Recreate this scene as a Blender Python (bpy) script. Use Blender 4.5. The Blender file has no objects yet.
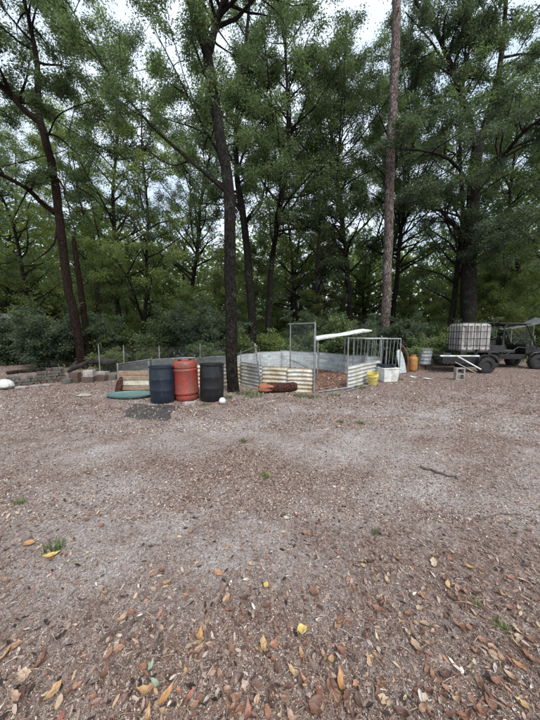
import bpy, math, random
import numpy as np
from mathutils import Vector, Matrix, Euler
R = math.radians
random.seed(7)
rng = np.random.default_rng(11)
scene = bpy.context.scene
col = scene.collection

# ---------------------------------------------------------------- camera
CAMZ, PITCH, F = 1.5, R(5.6), 270.0
cam = bpy.data.cameras.new('camera'); camo = bpy.data.objects.new('camera', cam); col.objects.link(camo)
camo.location = (0, 0, CAMZ); camo.rotation_euler = (R(90) - PITCH, 0, 0)
cam.sensor_fit = 'HORIZONTAL'; cam.sensor_width = 36; cam.lens = 18.0
cam.clip_start = 0.05; cam.clip_end = 2000
scene.camera = camo
# ---------------------------------------------------------------- light
SUN_EL, SUN_AZ = R(50), R(155)           # azimuth from +Y towards +X
w = bpy.data.worlds.new('World'); scene.world = w; w.use_nodes = True
nt = w.node_tree; nt.nodes.clear()
sky = nt.nodes.new('ShaderNodeTexSky'); sky.sky_type = 'NISHITA'; sky.sun_disc = False
sky.sun_elevation = SUN_EL; sky.sun_rotation = SUN_AZ; sky.dust_density = 3.0; sky.air_density = 1.0
tc = nt.nodes.new('ShaderNodeTexCoord'); mp = nt.nodes.new('ShaderNodeMapping'); mp.inputs['Scale'].default_value = (1, 1, 2.2)
nz = nt.nodes.new('ShaderNodeTexNoise'); nz.inputs['Scale'].default_value = 2.2; nz.inputs['Detail'].default_value = 6
cr = nt.nodes.new('ShaderNodeValToRGB')
cr.color_ramp.elements[0].position = 0.35; cr.color_ramp.elements[0].color = (3.9, 4.7, 5.7, 1)
cr.color_ramp.elements[1].position = 0.62; cr.color_ramp.elements[1].color = (6.1, 6.7, 7.4, 1)
mx = nt.nodes.new('ShaderNodeMix'); mx.data_type = 'RGBA'; mx.inputs['Factor'].default_value = 0.85
bg = nt.nodes.new('ShaderNodeBackground'); bg.inputs['Strength'].default_value = 0.1
wo = nt.nodes.new('ShaderNodeOutputWorld')
L = nt.links.new
L(tc.outputs['Generated'], mp.inputs['Vector']); L(mp.outputs['Vector'], nz.inputs['Vector'])
L(nz.outputs['Fac'], cr.inputs['Fac']); L(sky.outputs['Color'], mx.inputs['A']); L(cr.outputs['Color'], mx.inputs['B'])
L(mx.outputs['Result'], bg.inputs['Color']); L(bg.outputs['Background'], wo.inputs['Surface'])
sun = bpy.data.lights.new('sun', 'SUN'); sun.energy = 1.5; sun.angle = R(20); sun.color = (1, 0.96, 0.9)
so = bpy.data.objects.new('sun', sun); col.objects.link(so)
sd = Vector((math.sin(SUN_AZ) * math.cos(SUN_EL), math.cos(SUN_AZ) * math.cos(SUN_EL), math.sin(SUN_EL)))
so.rotation_euler = sd.to_track_quat('Z', 'Y').to_euler()
so.location = (0, 0, 40)
scene.view_settings.view_transform = 'Standard'; scene.view_settings.look = 'None'
scene.view_settings.exposure = 1.1; scene.view_settings.gamma = 1
scene.cycles.max_bounces = 6; scene.cycles.diffuse_bounces = 3; scene.cycles.transmission_bounces = 4

# ---------------------------------------------------------------- pixel -> place helpers (photo is 540x720)
cp, sp = math.cos(PITCH), math.sin(PITCH)
def ray(px, py):
    u, v = (px - 270) / F, (360 - py) / F
    return Vector((u, cp + v * sp, -sp + v * cp))
def P(px, py, d):
    r = ray(px, py); return Vector((0, 0, CAMZ)) + r * (d / r.y)
def G(px, py):
    r = ray(px, py); t = -CAMZ / r.z; return Vector((r.x * t, r.y * t, 0))
def hgt(x, y):
    """gentle unevenness of the yard (works on numpy arrays)"""
    x = np.asarray(x, float); y = np.asarray(y, float)
    h = 0.018 * np.sin(x * 0.9 + 1.3 * np.sin(y * 0.6)) + 0.014 * np.sin(y * 1.3 + 0.8 * x)
    h += 0.006 * np.sin(x * 4.1 + y * 2.3) * np.sin(y * 3.7 - x * 1.9)
    far = np.clip((y - 13) / 30, 0, 1)
    return h + far * 0.25 * np.sin(x * 0.2 + 2) * np.sin(y * 0.15)
def gz(x, y): return float(hgt(x, y))

# ---------------------------------------------------------------- materials
def mat_new(name):
    m = bpy.data.materials.new(name); m.use_nodes = True
    t = m.node_tree; b = t.nodes['Principled BSDF']; return m, t, b
def ramp(t, stops):
    n = t.nodes.new('ShaderNodeValToRGB'); e = n.color_ramp.elements
    while len(e) < len(stops): e.new(0.5)
    for k, (p, c) in enumerate(stops): e[k].position = p; e[k].color = (*c, 1)
    return n
def noise(t, scale, detail=5, rough=0.6, coord='Object', scl=None):
    c = t.nodes.new('ShaderNodeTexCoord'); n = t.nodes.new('ShaderNodeTexNoise')
    n.inputs['Scale'].default_value = scale; n.inputs['Detail'].default_value = detail; n.inputs['Roughness'].default_value = rough
    if scl:
        m = t.nodes.new('ShaderNodeMapping'); m.inputs['Scale'].default_value = scl
        t.links.new(c.outputs[coord], m.inputs['Vector']); t.links.new(m.outputs['Vector'], n.inputs['Vector'])
    else: t.links.new(c.outputs[coord], n.inputs['Vector'])
    return n
def mixc(t, fac, a, b, mode='MIX'):
    m = t.nodes.new('ShaderNodeMix'); m.data_type = 'RGBA'; m.blend_type = mode
    for s, v in (('Factor', fac), ('A', a), ('B', b)):
        if hasattr(v, 'links') or isinstance(v, bpy.types.NodeSocket): t.links.new(v, m.inputs[s])
        else: m.inputs[s].default_value = v if s == 'Factor' else (*v, 1)
    return m.outputs['Result']
def bump(t, b, h, strength=0.3, dist=0.01):
    n = t.nodes.new('ShaderNodeBump'); n.inputs['Strength'].default_value = strength; n.inputs['Distance'].default_value = dist
    t.links.new(h, n.inputs['Height']); t.links.new(n.outputs['Normal'], b.inputs['Normal'])
def worn(name, base, dirt, rough=0.6, metal=0.0, amount=0.5, scale=6, scl=None, bmp=0.2, spec=0.5, fleck=None):
    """surface with blotchy dirt of its own and fine relief"""
    m, t, b = mat_new(name)
    n1 = noise(t, scale, 8, 0.65, scl=scl); n2 = noise(t, scale * 7, 4, 0.6)
    r1 = ramp(t, [(0.5 - amount * 0.35, (1, 1, 1)), (0.62, (0, 0, 0))]) if False else ramp(t, [(0.62 - amount * 0.4, (0, 0, 0)), (0.75 - amount * 0.15, (1, 1, 1))])
    t.links.new(n1.outputs['Fac'], r1.inputs['Fac'])
    c = mixc(t, r1.outputs['Color'], base, dirt)
    r2 = ramp(t, [(0.3, (0.72,) * 3), (0.7, (1.15,) * 3)]); t.links.new(n2.outputs['Fac'], r2.inputs['Fac'])
    c = mixc(t, 1.0, c, r2.outputs['Color'], 'MULTIPLY')
    if fleck:
        n3 = noise(t, 40, 2); r3 = ramp(t, [(0.66, (0, 0, 0)), (0.72, (1, 1, 1))]); t.links.new(n3.outputs['Fac'], r3.inputs['Fac'])
        c = mixc(t, r3.outputs['Color'], c, fleck)
    t.links.new(c, b.inputs['Base Color'])
    b.inputs['Roughness'].default_value = rough; b.inputs['Metallic'].default_value = metal
    b.inputs['Specular IOR Level'].default_value = spec
    bump(t, b, n2.outputs['Fac'], bmp, 0.01)
    return m
def leafmat(name, stops, trans=0.35, objvar=0.25, rough=0.55, tcol=(1.35, 1.5, 0.85)):
    m, t, b = mat_new(name)
    a = t.nodes.new('ShaderNodeAttribute'); a.attribute_name = 'rnd'
    oi = t.nodes.new('ShaderNodeObjectInfo')
    r = ramp(t, stops); t.links.new(a.outputs['Fac'], r.inputs['Fac'])
    hs = t.nodes.new('ShaderNodeHueSaturation'); t.links.new(r.outputs['Color'], hs.inputs['Color'])
    mr = t.nodes.new('ShaderNodeMapRange'); mr.inputs['To Min'].default_value = 1 - objvar; mr.inputs['To Max'].default_value = 1 + objvar
    t.links.new(oi.outputs['Random'], mr.inputs['Value']); t.links.new(mr.outputs['Result'], hs.inputs['Value'])
    t.links.new(hs.outputs['Color'], b.inputs['Base Color']); b.inputs['Roughness'].default_value = rough
    b.inputs['Specular IOR Level'].default_value = 0.3
    if trans > 0:
        tr = t.nodes.new('ShaderNodeBsdfTranslucent'); ms = t.nodes.new('ShaderNodeMixShader'); ms.inputs['Fac'].default_value = trans
        c = mixc(t, 1.0, hs.outputs['Color'], tcol, 'MULTIPLY'); t.links.new(c, tr.inputs['Color'])
        o = t.nodes['Material Output']
        t.links.new(b.outputs['BSDF'], ms.inputs[1]); t.links.new(tr.outputs['BSDF'], ms.inputs[2]); t.links.new(ms.outputs['Shader'], o.inputs['Surface'])
    return m
M = {}
OAK = [(0.0, (0.052, 0.074, 0.048)), (0.5, (0.096, 0.132, 0.076)), (0.85, (0.15, 0.188, 0.10)), (1.0, (0.22, 0.23, 0.11))]
M['oak_leaf'] = leafmat('oak_leaf', OAK, 0.55)
M['dark_leaf'] = leafmat('dark_leaf', [(0, (0.058, 0.082, 0.058)), (0.6, (0.108, 0.145, 0.096)), (1, (0.20, 0.235, 0.16))], 0.45)
M['light_leaf'] = leafmat('light_leaf', [(0, (0.09, 0.115, 0.05)), (0.5, (0.16, 0.20, 0.08)), (0.9, (0.23, 0.27, 0.11)), (1, (0.28, 0.27, 0.11))], 0.5)
M['shrub_leaf'] = leafmat('shrub_leaf', [(0, (0.07, 0.10, 0.05)), (0.5, (0.135, 0.18, 0.085)), (0.9, (0.21, 0.26, 0.13)), (1, (0.24, 0.25, 0.12))], 0.35)
M['pine_needle'] = leafmat('pine_needle', [(0, (0.03, 0.06, 0.03)), (1, (0.07, 0.11, 0.05))], 0.2)
def barkmat(name, a, bb, lich, scale=9, amt=0.5, plates=False):
    m, t, b = mat_new(name)
    n1 = noise(t, scale, 8, 0.75, scl=(3, 3, 0.8)); r = ramp(t, [(0.38, a), (0.60, bb)]); t.links.new(n1.outputs['Fac'], r.inputs['Fac'])
    n2 = noise(t, 3.4, 8, 0.75); r2 = ramp(t, [(0.64 - amt * .2, (0, 0, 0)), (0.70, (1, 1, 1))]); t.links.new(n2.outputs['Fac'], r2.inputs['Fac'])
    c = mixc(t, r2.outputs['Color'], r.outputs['Color'], lich)
    # furrows: thin dark cracks between plates of bark
    tcx = t.nodes.new('ShaderNodeTexCoord'); mpx = t.nodes.new('ShaderNodeMapping'); mpx.inputs['Scale'].default_value = (1, 1, .38) if plates else (1.5, 1.5, .3)
    wn = noise(t, 3, 3); va = t.nodes.new('ShaderNodeVectorMath'); va.operation = 'MULTIPLY_ADD'; va.inputs[1].default_value = (.12,) * 3
    t.links.new(tcx.outputs['Object'], mpx.inputs['Vector']); t.links.new(wn.outputs['Color'], va.inputs[0]); t.links.new(mpx.outputs['Vector'], va.inputs[2])
    vo = t.nodes.new('ShaderNodeTexVoronoi'); vo.feature = 'DISTANCE_TO_EDGE'; vo.inputs['Scale'].default_value = 13 if plates else 22
    t.links.new(va.outputs[0], vo.inputs['Vector']); rv = ramp(t, [(0.0, (.3,) * 3), (0.12, (1,) * 3)]); t.links.new(vo.outputs['Distance'], rv.inputs['Fac'])
    c = mixc(t, 1.0, c, rv.outputs['Color'], 'MULTIPLY')
    t.links.new(c, b.inputs['Base Color']); b.inputs['Roughness'].default_value = 0.95; b.inputs['Specular IOR Level'].default_value = 0.15
    bump(t, b, rv.outputs['Color'], 1.0, 0.03)
    return m
M['oak_bark'] = barkmat('oak_bark', (0.016, 0.013, 0.011), (0.052, 0.044, 0.037), (0.10, 0.11, 0.09))
M['dark_bark'] = barkmat('dark_bark', (0.008, 0.007, 0.006), (0.030, 0.025, 0.020), (0.075, 0.075, 0.062), amt=0.55)
M['red_bark'] = barkmat('red_bark', (0.009, 0.006, 0.0045), (0.036, 0.021, 0.014), (0.035, 0.03, 0.024), amt=0.2)
M['pine_bark'] = barkmat('pine_bark', (0.07, 0.05, 0.043), (0.20, 0.155, 0.14), (0.33, 0.31, 0.30), scale=7, amt=0.7, plates=True)
M['grey_bark'] = barkmat('grey_bark', (0.014, 0.012, 0.010), (0.050, 0.045, 0.038), (0.10, 0.10, 0.09))

# ---------------------------------------------------------------- object helpers
def tag(o, label=None, cat=None, group=None, kind=None):
    if label: o['label'] = label
    if cat: o['category'] = cat
    if group: o['group'] = group
    if kind: o['kind'] = kind
    return o
def empty(name, loc=(0, 0, 0), rz=0.0, label=None, cat=None, group=None, rot=None):
    o = bpy.data.objects.new(name, None); col.objects.link(o)
    o.location = loc; o.rotation_euler = rot if rot else (0, 0, rz); o.empty_display_size = 0.2
    return tag(o, label, cat, group)
def npmesh(name, V, Fq, rnd=None, smooth=False):
    """V (n,3), Fq (m,k) all faces with k corners"""
    me = bpy.data.meshes.new(name); V = np.ascontiguousarray(V, dtype=np.float32); Fq = np.ascontiguousarray(Fq, dtype=np.int32)
    k = Fq.shape[1]; m = len(Fq)
    me.vertices.add(len(V)); me.vertices.foreach_set('co', V.ravel())
    me.loops.add(m * k); me.loops.foreach_set('vertex_index', Fq.ravel())
    me.polygons.add(m); me.polygons.foreach_set('loop_start', np.arange(0, m * k, k, dtype=np.int32))
    me.polygons.foreach_set('loop_total', np.full(m, k, dtype=np.int32))
    if smooth: me.polygons.foreach_set('use_smooth', np.ones(m, dtype=bool))
    if rnd is not None:
        a = me.attributes.new('rnd', 'FLOAT', 'FACE'); a.data.foreach_set('value', np.ascontiguousarray(rnd, dtype=np.float32))
    me.update(calc_edges=True); return me
def link(name, me, mat=None, parent=None, loc=None):
    o = bpy.data.objects.new(name, me); col.objects.link(o)
    if mat and not me.materials: me.materials.append(mat)
    if parent: o.parent = parent
    if loc is not None: o.location = loc
    return o
class MB:
    def __init__(s, origin=(0, 0, 0)): s.v = []; s.f = []; s.o = Vector(origin)
    def add(s, vs, fs):
        k = len(s.v); s.v += [Vector(v) for v in vs]; s.f += [[i + k for i in f] for f in fs]; return s
    def box(s, c, size, rot=(0, 0, 0)):
        m = Euler(rot).to_matrix(); h = [x / 2 for x in size]; c = Vector(c)
        vs = [c + m @ Vector((a * h[0], b * h[1], d * h[2])) for a in (-1, 1) for b in (-1, 1) for d in (-1, 1)]
        return s.add(vs, [(0, 1, 3, 2), (4, 6, 7, 5), (0, 4, 5, 1), (2, 3, 7, 6), (0, 2, 6, 4), (1, 5, 7, 3)])
    def hexa(s, a):  # 8 corners: bottom 4 ccw, top 4 ccw
        return s.add(a, [(3, 2, 1, 0), (4, 5, 6, 7), (0, 1, 5, 4), (1, 2, 6, 5), (2, 3, 7, 6), (3, 0, 4, 7)])
    def tube(s, pts, rad, n=8, cap=True):
        pts = [Vector(p) for p in pts]
        if not hasattr(rad, '__len__'): rad = [rad] * len(pts)
        t0 = (pts[1] - pts[0]).normalized(); up = Vector((0, 0, 1)) if abs(t0.z) < 0.9 else Vector((1, 0, 0))
        x = t0.cross(up).normalized(); rings = []
        for i, p in enumerate(pts):
            t = (pts[min(i + 1, len(pts) - 1)] - pts[max(i - 1, 0)]).normalized()
            x = (x - t * x.dot(t)).normalized(); y = t.cross(x)
            rings.append([p + (x * math.cos(2 * math.pi * j / n) + y * math.sin(2 * math.pi * j / n)) * rad[i] for j in range(n)])
        fs = [(i * n + j, i * n + (j + 1) % n, (i + 1) * n + (j + 1) % n, (i + 1) * n + j) for i in range(len(pts) - 1) for j in range(n)]
        if cap: fs += [tuple(range(n))[::-1], tuple((len(pts) - 1) * n + j for j in range(n))]
        return s.add([v for r in rings for v in r], fs)
    def lathe(s, prof, n=32, c=(0, 0, 0), m=None, cap=True):
        c = Vector(c); vs = []
        for r, z in prof:
            for j in range(n):
                v = Vector((r * math.cos(2 * math.pi * j / n), r * math.sin(2 * math.pi * j / n), z))
                vs.append(c + (m @ v if m else v))
        fs = [(i * n + j, i * n + (j + 1) % n, (i + 1) * n + (j + 1) % n, (i + 1) * n + j) for i in range(len(prof) - 1) for j in range(n)]
        if cap: fs += [tuple(range(n))[::-1], tuple((len(prof) - 1) * n + j for j in range(n))]
        return s.add(vs, fs)
    def jitter(s, a):
        for v in s.v: v += Vector((random.uniform(-a, a), random.uniform(-a, a), random.uniform(-a, a)))
        return s
    def build(s, name, mat, parent=None, smooth=False, bevel=0, seg=2):
        me = bpy.data.meshes.new(name); me.from_pydata([v - s.o for v in s.v], [], s.f); me.update()
        o = link(name, me, mat, parent)
        if smooth:
            me.polygons.foreach_set('use_smooth', np.ones(len(me.polygons), dtype=bool)); me.set_sharp_from_angle(angle=R(40))
        if bevel:
            b = o.modifiers.new('bevel', 'BEVEL'); b.width = bevel; b.segments = seg; b.limit_method = 'ANGLE'
        return o
def V3(a): return Vector(a)

# ================================================================ GROUND
# where pale sandy gravel shows (photo pixels -> places on the ground): px, py, radius across, radius deep (m), weight
SAND = [(395, 450, 1.4, .5, 1), (385, 412, 1.6, .4, .9), (510, 425, 1.5, .5, .8), (430, 500, 1.0, .35, .8), (335, 437, 1.4, .5, .9), (485, 495, .9, .3, .6),
        (320, 508, .7, .3, .7), (525, 475, .7, .25, .6), (190, 427, 1.5, .45, .9), (240, 432, 1.3, .4, .8), (110, 450, 1.3, .4, .6), (75, 495, 1.0, .35, .8), (30, 455, 1.0, .3, .5),
        (90, 522, .7, .3, .9), (150, 522, .6, .22, .8), (100, 556, .6, .22, .9), (60, 590, .35, .15, .9), (115, 582, .4, .15, .9), (10, 612, .3, .12, .8),
        (235, 572, .4, .2, .9), (180, 560, .4, .2, .8), (275, 545, .45, .2, .8), (20, 560, .5, .2, .6), (150, 620, .3, .12, .5), (240, 520, .6, .2, .5), (370, 540, .5, .2, .5),
        (60, 660, .25, .12, .4), (290, 600, .3, .1, .5), (200, 650, .2, .1, .3)]
LITTER = [(215, 470, .7, .35, 1), (260, 478, .7, .3, .8), (190, 500, .5, .2, .7), (450, 445, 1.2, .3, .8), (350, 640, .6, .35, .9), (480, 600, .8, .4, .8), (230, 690, .6, .2, .9),
          (430, 700, .6, .3, 1), (520, 690, .5, .3, 1), (300, 555, .3, .1, .4), (390, 590, .3, .15, .6)]
def _g(lst):
    out = []
    for px, py, rx, ry, wt in lst:
        g = G(px, py); out.append((g.x, g.y, rx, ry, wt))
    return out
SANDW, LITW = _g(SAND), _g(LITTER)
def wnoise(x, y, s, ph=0.0):
    a = np.sin(x * s * 1.0 + 2.1 * np.sin(y * s * .7 + ph) + ph) + np.sin(y * s * 1.3 + 1.7 * np.sin(x * s * .9 - ph))
    b = np.sin(x * s * 2.7 - y * s * 1.9 + ph * 3) + np.sin(x * s * 1.8 + y * s * 3.1 + 1.9 * np.sin(x * s * 1.4))
    return a * .3 + b * .18
def sandf(x, y):
    x = np.asarray(x, float); y = np.asarray(y, float)
    xx = x + .25 * wnoise(x, y, 2.0, .5); yy = y + .15 * wnoise(x, y, 2.6, 2.)
    s = np.zeros_like(x); l = np.zeros_like(x)
    for a, b, rx, ry, wt in SANDW: s = np.maximum(s, wt * np.exp(-(((xx - a) / rx) ** 2 + ((yy - b) / ry) ** 2)))
    for a, b, rx, ry, wt in LITW: l = np.maximum(l, wt * np.exp(-(((xx - a) / rx) ** 2 + ((yy - b) / ry) ** 2)))
    v = s * .40 - l * .40 + .20 * wnoise(x, y, 2.2, 3.) + .24 * wnoise(x, y, 4.6, 1.) + .20 * wnoise(x, y, 10.0, 4.) + .27
    v = v * np.clip((8.2 - y) / 2.0, 0, 1)
    return np.clip(v, 0, 1)
xs = np.concatenate([-np.geomspace(600, 12, 30), np.arange(-11.6, 11.65, .1), np.geomspace(12, 600, 30)])
ys = np.concatenate([-np.geomspace(600, 1.2, 25), np.arange(-1, 13, .09), np.geomspace(13.2, 700, 60)])
X, Y = np.meshgrid(xs, ys); nx, ny = len(xs), len(ys)
Z = hgt(X, Y)
Vg = np.stack([X, Y, Z], -1).reshape(-1, 3)
ii = np.arange(nx - 1)[None, :] + (np.arange(ny - 1) * nx)[:, None]
Fg = np.stack([ii, ii + 1, ii + nx + 1, ii + nx], -1).reshape(-1, 4)
gm = npmesh('ground', Vg, Fg, smooth=True)
at_ = gm.attributes.new('sand', 'FLOAT', 'POINT'); at_.data.foreach_set('value', sandf(X, Y).ravel().astype(np.float32))
m, t, b = mat_new('yard_soil')
a = t.nodes.new('ShaderNodeAttribute'); a.attribute_name = 'sand'
nn = noise(t, 9, 8, 0.75); n2 = noise(t, 60, 6, 0.75); n3 = noise(t, 240, 3, 0.7)
vor = t.nodes.new('ShaderNodeTexVoronoi'); vor.inputs['Scale'].default_value = 70; vor.inputs['Randomness'].default_value = 1
tcn = t.nodes.new('ShaderNodeTexCoord'); mpn = t.nodes.new('ShaderNodeMapping'); mpn.inputs['Scale'].default_value = (1, .55, 1); mpn.inputs['Rotation'].default_value = (0, 0, .6)
t.links.new(tcn.outputs['Object'], mpn.inputs['Vector']); t.links.new(mpn.outputs['Vector'], vor.inputs['Vector'])
mul = t.nodes.new('ShaderNodeMath'); mul.operation = 'MULTIPLY_ADD'; mul.inputs[1].default_value = 1.0
t.links.new(nn.outputs['Fac'], mul.inputs[0])
sub = t.nodes.new('ShaderNodeMath'); sub.operation = 'SUBTRACT'; sub.inputs[1].default_value = 0.5
t.links.new(a.outputs['Fac'], sub.inputs[0]); t.links.new(sub.outputs[0], mul.inputs[2])
rs = ramp(t, [(0.12, (0, 0, 0)), (0.85, (1, 1, 1))]); t.links.new(mul.outputs[0], rs.inputs['Fac'])
rc = ramp(t, [(0.0, (0.05, 0.035, 0.030)), (0.3, (0.15, 0.108, 0.092)), (0.55, (0.29, 0.225, 0.20)), (0.75, (0.14, 0.085, 0.066)), (1, (0.46, 0.40, 0.36))])
t.links.new(vor.outputs['Color'], rc.inputs['Fac'])
rs2 = ramp(t, [(0.3, (0.16, 0.138, 0.130)), (0.5, (0.32, 0.288, 0.272)), (0.68, (0.60, 0.56, 0.535))]); t.links.new(n2.outputs['Fac'], rs2.inputs['Fac'])
c = mixc(t, rs.outputs['Color'], rc.outputs['Color'], rs2.outputs['Color'])
r3 = ramp(t, [(0.32, (0.22,) * 3), (0.66, (1.75,) * 3)]); t.links.new(n3.outputs['Fac'], r3.inputs['Fac'])
c = mixc(t, 1.0, c, r3.outputs['Color'], 'MULTIPLY')
t.links.new(c, b.inputs['Base Color']); b.inputs['Roughness'].default_value = 0.95; b.inputs['Specular IOR Level'].default_value = 0.2
bump(t, b, n2.outputs['Fac'], 0.9, 0.012)
M['soil'] = m
ground = link('ground', gm, m); tag(ground, kind='structure')

# ---------------------------------------------------------------- leaf litter (stuff)
LIT = [(0.0, (0.02, 0.014, 0.012)), (0.18, (0.075, 0.045, 0.036)), (0.3, (0.25, 0.120, 0.082)), (0.42, (0.17, 0.115, 0.098)), (0.55, (0.36, 0.26, 0.20)),
       (0.68, (0.44, 0.38, 0.34)), (0.80, (0.68, 0.61, 0.53)), (0.88, (0.34, 0.165, 0.10)), (0.95, (0.48, 0.36, 0.23)), (1.0, (0.66, 0.61, 0.55))]
M['litter'] = leafmat('litter', LIT, 0.0, 0.0, 0.75)
M['needle'] = leafmat('needle', [(0, (0.06, 0.035, 0.025)), (.5, (0.20, 0.12, 0.085)), (1, (0.40, 0.31, 0.24))], 0.0, 0.0, 0.7)
def scatter(n, ymin, ymax, lmin, lmax, asp, lift, bias, keep, tilt=0.25, xw=1.12, hexa=False):
    """flat curled bits over the ground; keep(sand) = chance to stay"""
    y = ymin * (ymax / ymin) ** rng.random(n); x = (rng.random(n) * 2 - 1) * (y * xw + 1.3)
    s = sandf(x, y); ok = rng.random(n) < keep(s); x, y, s = x[ok], y[ok], s[ok]; n = len(x)
    l = lmin + (lmax - lmin) * rng.random(n) ** 2; wd = l * (asp[0] + (asp[1] - asp[0]) * rng.random(n))
    an = rng.random(n) * 2 * np.pi
    # bits lie combed roughly along the slope of old run-off
    d = np.stack([np.cos(an), np.sin(an), rng.normal(0, tilt, n)], -1); d /= np.linalg.norm(d, axis=1)[:, None]
    up = np.stack([rng.normal(0, tilt, n), rng.normal(0, tilt, n), np.ones(n)], -1)
    sd_ = np.cross(d, up); sd_ /= np.linalg.norm(sd_, axis=1)[:, None]; nrm = np.cross(sd_, d)
    z = hgt(x, y) + lift * (0.3 + rng.random(n)) + np.abs(d[:, 2]) * l * .4
    c = np.stack([x, y, z], -1); cu = (l * rng.uniform(-.15, .3, n))[:, None]
    k = rng.uniform(-.15, .25, n)[:, None]
    v = np.stack([c - d * l[:, None] / 2, c + d * l[:, None] * k + sd_ * wd[:, None] / 2 + nrm * cu * .6, c + d * l[:, None] / 2 + nrm * cu * .3, c + d * l[:, None] * k * .6 - sd_ * wd[:, None] / 2 + nrm * cu * .5], 1)
    v[:, :, 2] = np.maximum(v[:, :, 2], (hgt(v[:, :, 0], v[:, :, 1]) + 0.0015))
    if hexa:   # leaf outline with a folded midrib: two quads per bit
        l_, w_, c_ = l[:, None], wd[:, None], cu
        q = rng.uniform(.75, 1.1, (n, 4))[:, :, None]
        base, tip, md = c - d * l_ / 2, c + d * l_ / 2 + nrm * c_ * .5, c + d * l_ * .05
        a1, a2 = md - d * l_ * .22 + sd_ * w_ * .44 * q[:, 0] + nrm * c_ * .5, md + d * l_ * .2 + sd_ * w_ * .42 * q[:, 1] + nrm * c_ * .6
        b1, b2 = md - d * l_ * .2 - sd_ * w_ * .44 * q[:, 2] + nrm * c_ * .4, md + d * l_ * .24 - sd_ * w_ * .38 * q[:, 3] + nrm * c_ * .6
        v = np.stack([base, a1, a2, tip, base, tip, b2, b1], 1)
        v[:, :, 2] = np.maximum(v[:, :, 2], (hgt(v[:, :, 0], v[:, :, 1]) + 0.0015))
        rr_ = rng.random(n); rr_ = np.where((rr_ > .62) & (rr_ < .86) & (rng.random(n) < .75), rr_ * .55, rr_); rr_ = np.where((rr_ > .86) & (rng.random(n) < .55), rr_ - .4, rr_); rr_ = np.minimum(rr_, .95)
        return v.reshape(-1, 3), np.repeat(rr_, 2)
    r = np.clip(rng.random(n) * (1 - bias) + bias * rng.random(n) ** 0.5, 0, 1)
    return v.reshape(-1, 3), r
parts_ = [scatter(300000, .7, 3.0, .003, .013, (.18, .5), .002, 0.0, lambda s: 1 - .35 * s),
          scatter(150000, 2.0, 6.0, .007, .028, (.18, .5), .003, 0.0, lambda s: 1 - .45 * s),
          scatter(120000, 4.0, 13, .012, .046, (.25, .6), .004, 0.0, lambda s: 1.0 - .65 * s, .3),
          scatter(26000, .7, 9.0, .012, .044, (.3, .55), .004, .15, lambda s: 0.95 - .75 * s, .3, hexa=True),
          scatter(12000, 5.0, 13.0, .03, .07, (.4, .65), .008, .1, lambda s: 1.0 - .85 * s, .35, hexa=True)]
# the tan drift of leaves left of the middle of the yard
_v, _r = scatter(26000, 1.9, 4.2, .015, .045, (.35, .6), .006, 0, lambda s: 1 + 0 * s, .35, xw=.45, hexa=True)
_c = _v.reshape(-1, 8, 3)[:, 0]; _g = G(228, 474); _k = rng.random(len(_c)) < .30 * np.exp(-(((_c[:, 0] - _g.x) / .6) ** 2 + ((_c[:, 1] - _g.y) / .5) ** 2)) * (.6 + .6 * wnoise(_c[:, 0], _c[:, 1], 9.)) - .03
parts_.append((_v.reshape(-1, 8, 3)[_k].reshape(-1, 3), np.repeat(rng.choice([.2, .28, .45, .53, .58, .62, .93], _k.sum()) + rng.uniform(-.02, .02, _k.sum()), 2)))
Vl = np.concatenate([p[0] for p in parts_]); rl = np.concatenate([p[1] for p in parts_])
o = link('leaf_litter', npmesh('leaf_litter', Vl, np.arange(len(Vl)).reshape(-1, 4), rl), M['litter'])
tag(o, 'brown leaf and bark litter scattered all over the sandy yard', 'leaf litter', kind='stuff')
Vl, rl = scatter(46000, .8, 7.0, .02, .10, (.018, .035), .004, 0, lambda s: 0.9 - .6 * s, .1)
o = link('pine_straw', npmesh('pine_straw', Vl, np.arange(len(Vl)).reshape(-1, 4), rl), M['needle'])
tag(o, 'thin brown pine straw and stalks strewn over the yard', 'pine straw', kind='stuff')

# single fallen leaves near the camera: parts of the ground
def leaf_mesh(name, L_, W_, curl, lobes, seed):
    rr = random.Random(seed); n = 8; vs = []; fs = []
    for i in range(n + 1):
        s = i / n; wv = W_ / 2 * (math.sin(math.pi * min(1, s ** .8 * 1.02)) ** .8 if 0 < i < n else 0.03)
        if lobes: wv *= 1 + .22 * math.sin(s * math.pi * 5 + seed)
        x = (s - .5) * L_; zc = curl * L_ * (s - .45) ** 2 * 1.6
        vs += [(x, wv * rr.uniform(.85, 1.1), zc + abs(wv) * .35 * (1 + curl) + rr.uniform(0, .003)), (x, 0, zc), (x, -wv * rr.uniform(.85, 1.1), zc + abs(wv) * .3 + rr.uniform(0, .004))]
    for i in range(n):
        k = i * 3; fs += [(k, k + 1, k + 4, k + 3), (k + 1, k + 2, k + 5, k + 4)]
    st = len(vs); vs += [(-L_ * .5, .0015, 0.001), (-L_ * .5, -.0015, .001), (-L_ * .78, 0, .008)]; fs += [(st, st + 1, st + 2)]
    me = bpy.data.meshes.new(name); me.from_pydata(vs, [], fs); me.update()
    me.polygons.foreach_set('use_smooth', np.ones(len(me.polygons), dtype=bool)); return me
def drymat(name, stops):
    m, t, b = mat_new(name); oi = t.nodes.new('ShaderNodeObjectInfo'); r = ramp(t, stops); t.links.new(oi.outputs['Random'], r.inputs['Fac'])
    n = noise(t, 40, 6, .7); r2 = ramp(t, [(.35, (.55, .5, .45)), (.65, (1.1,) * 3)]); t.links.new(n.outputs['Fac'], r2.inputs['Fac'])
    c = mixc(t, 1.0, r.outputs['Color'], r2.outputs['Color'], 'MULTIPLY'); t.links.new(c, b.inputs['Base Color']); b.inputs['Roughness'].default_value = .6
    return m
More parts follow.
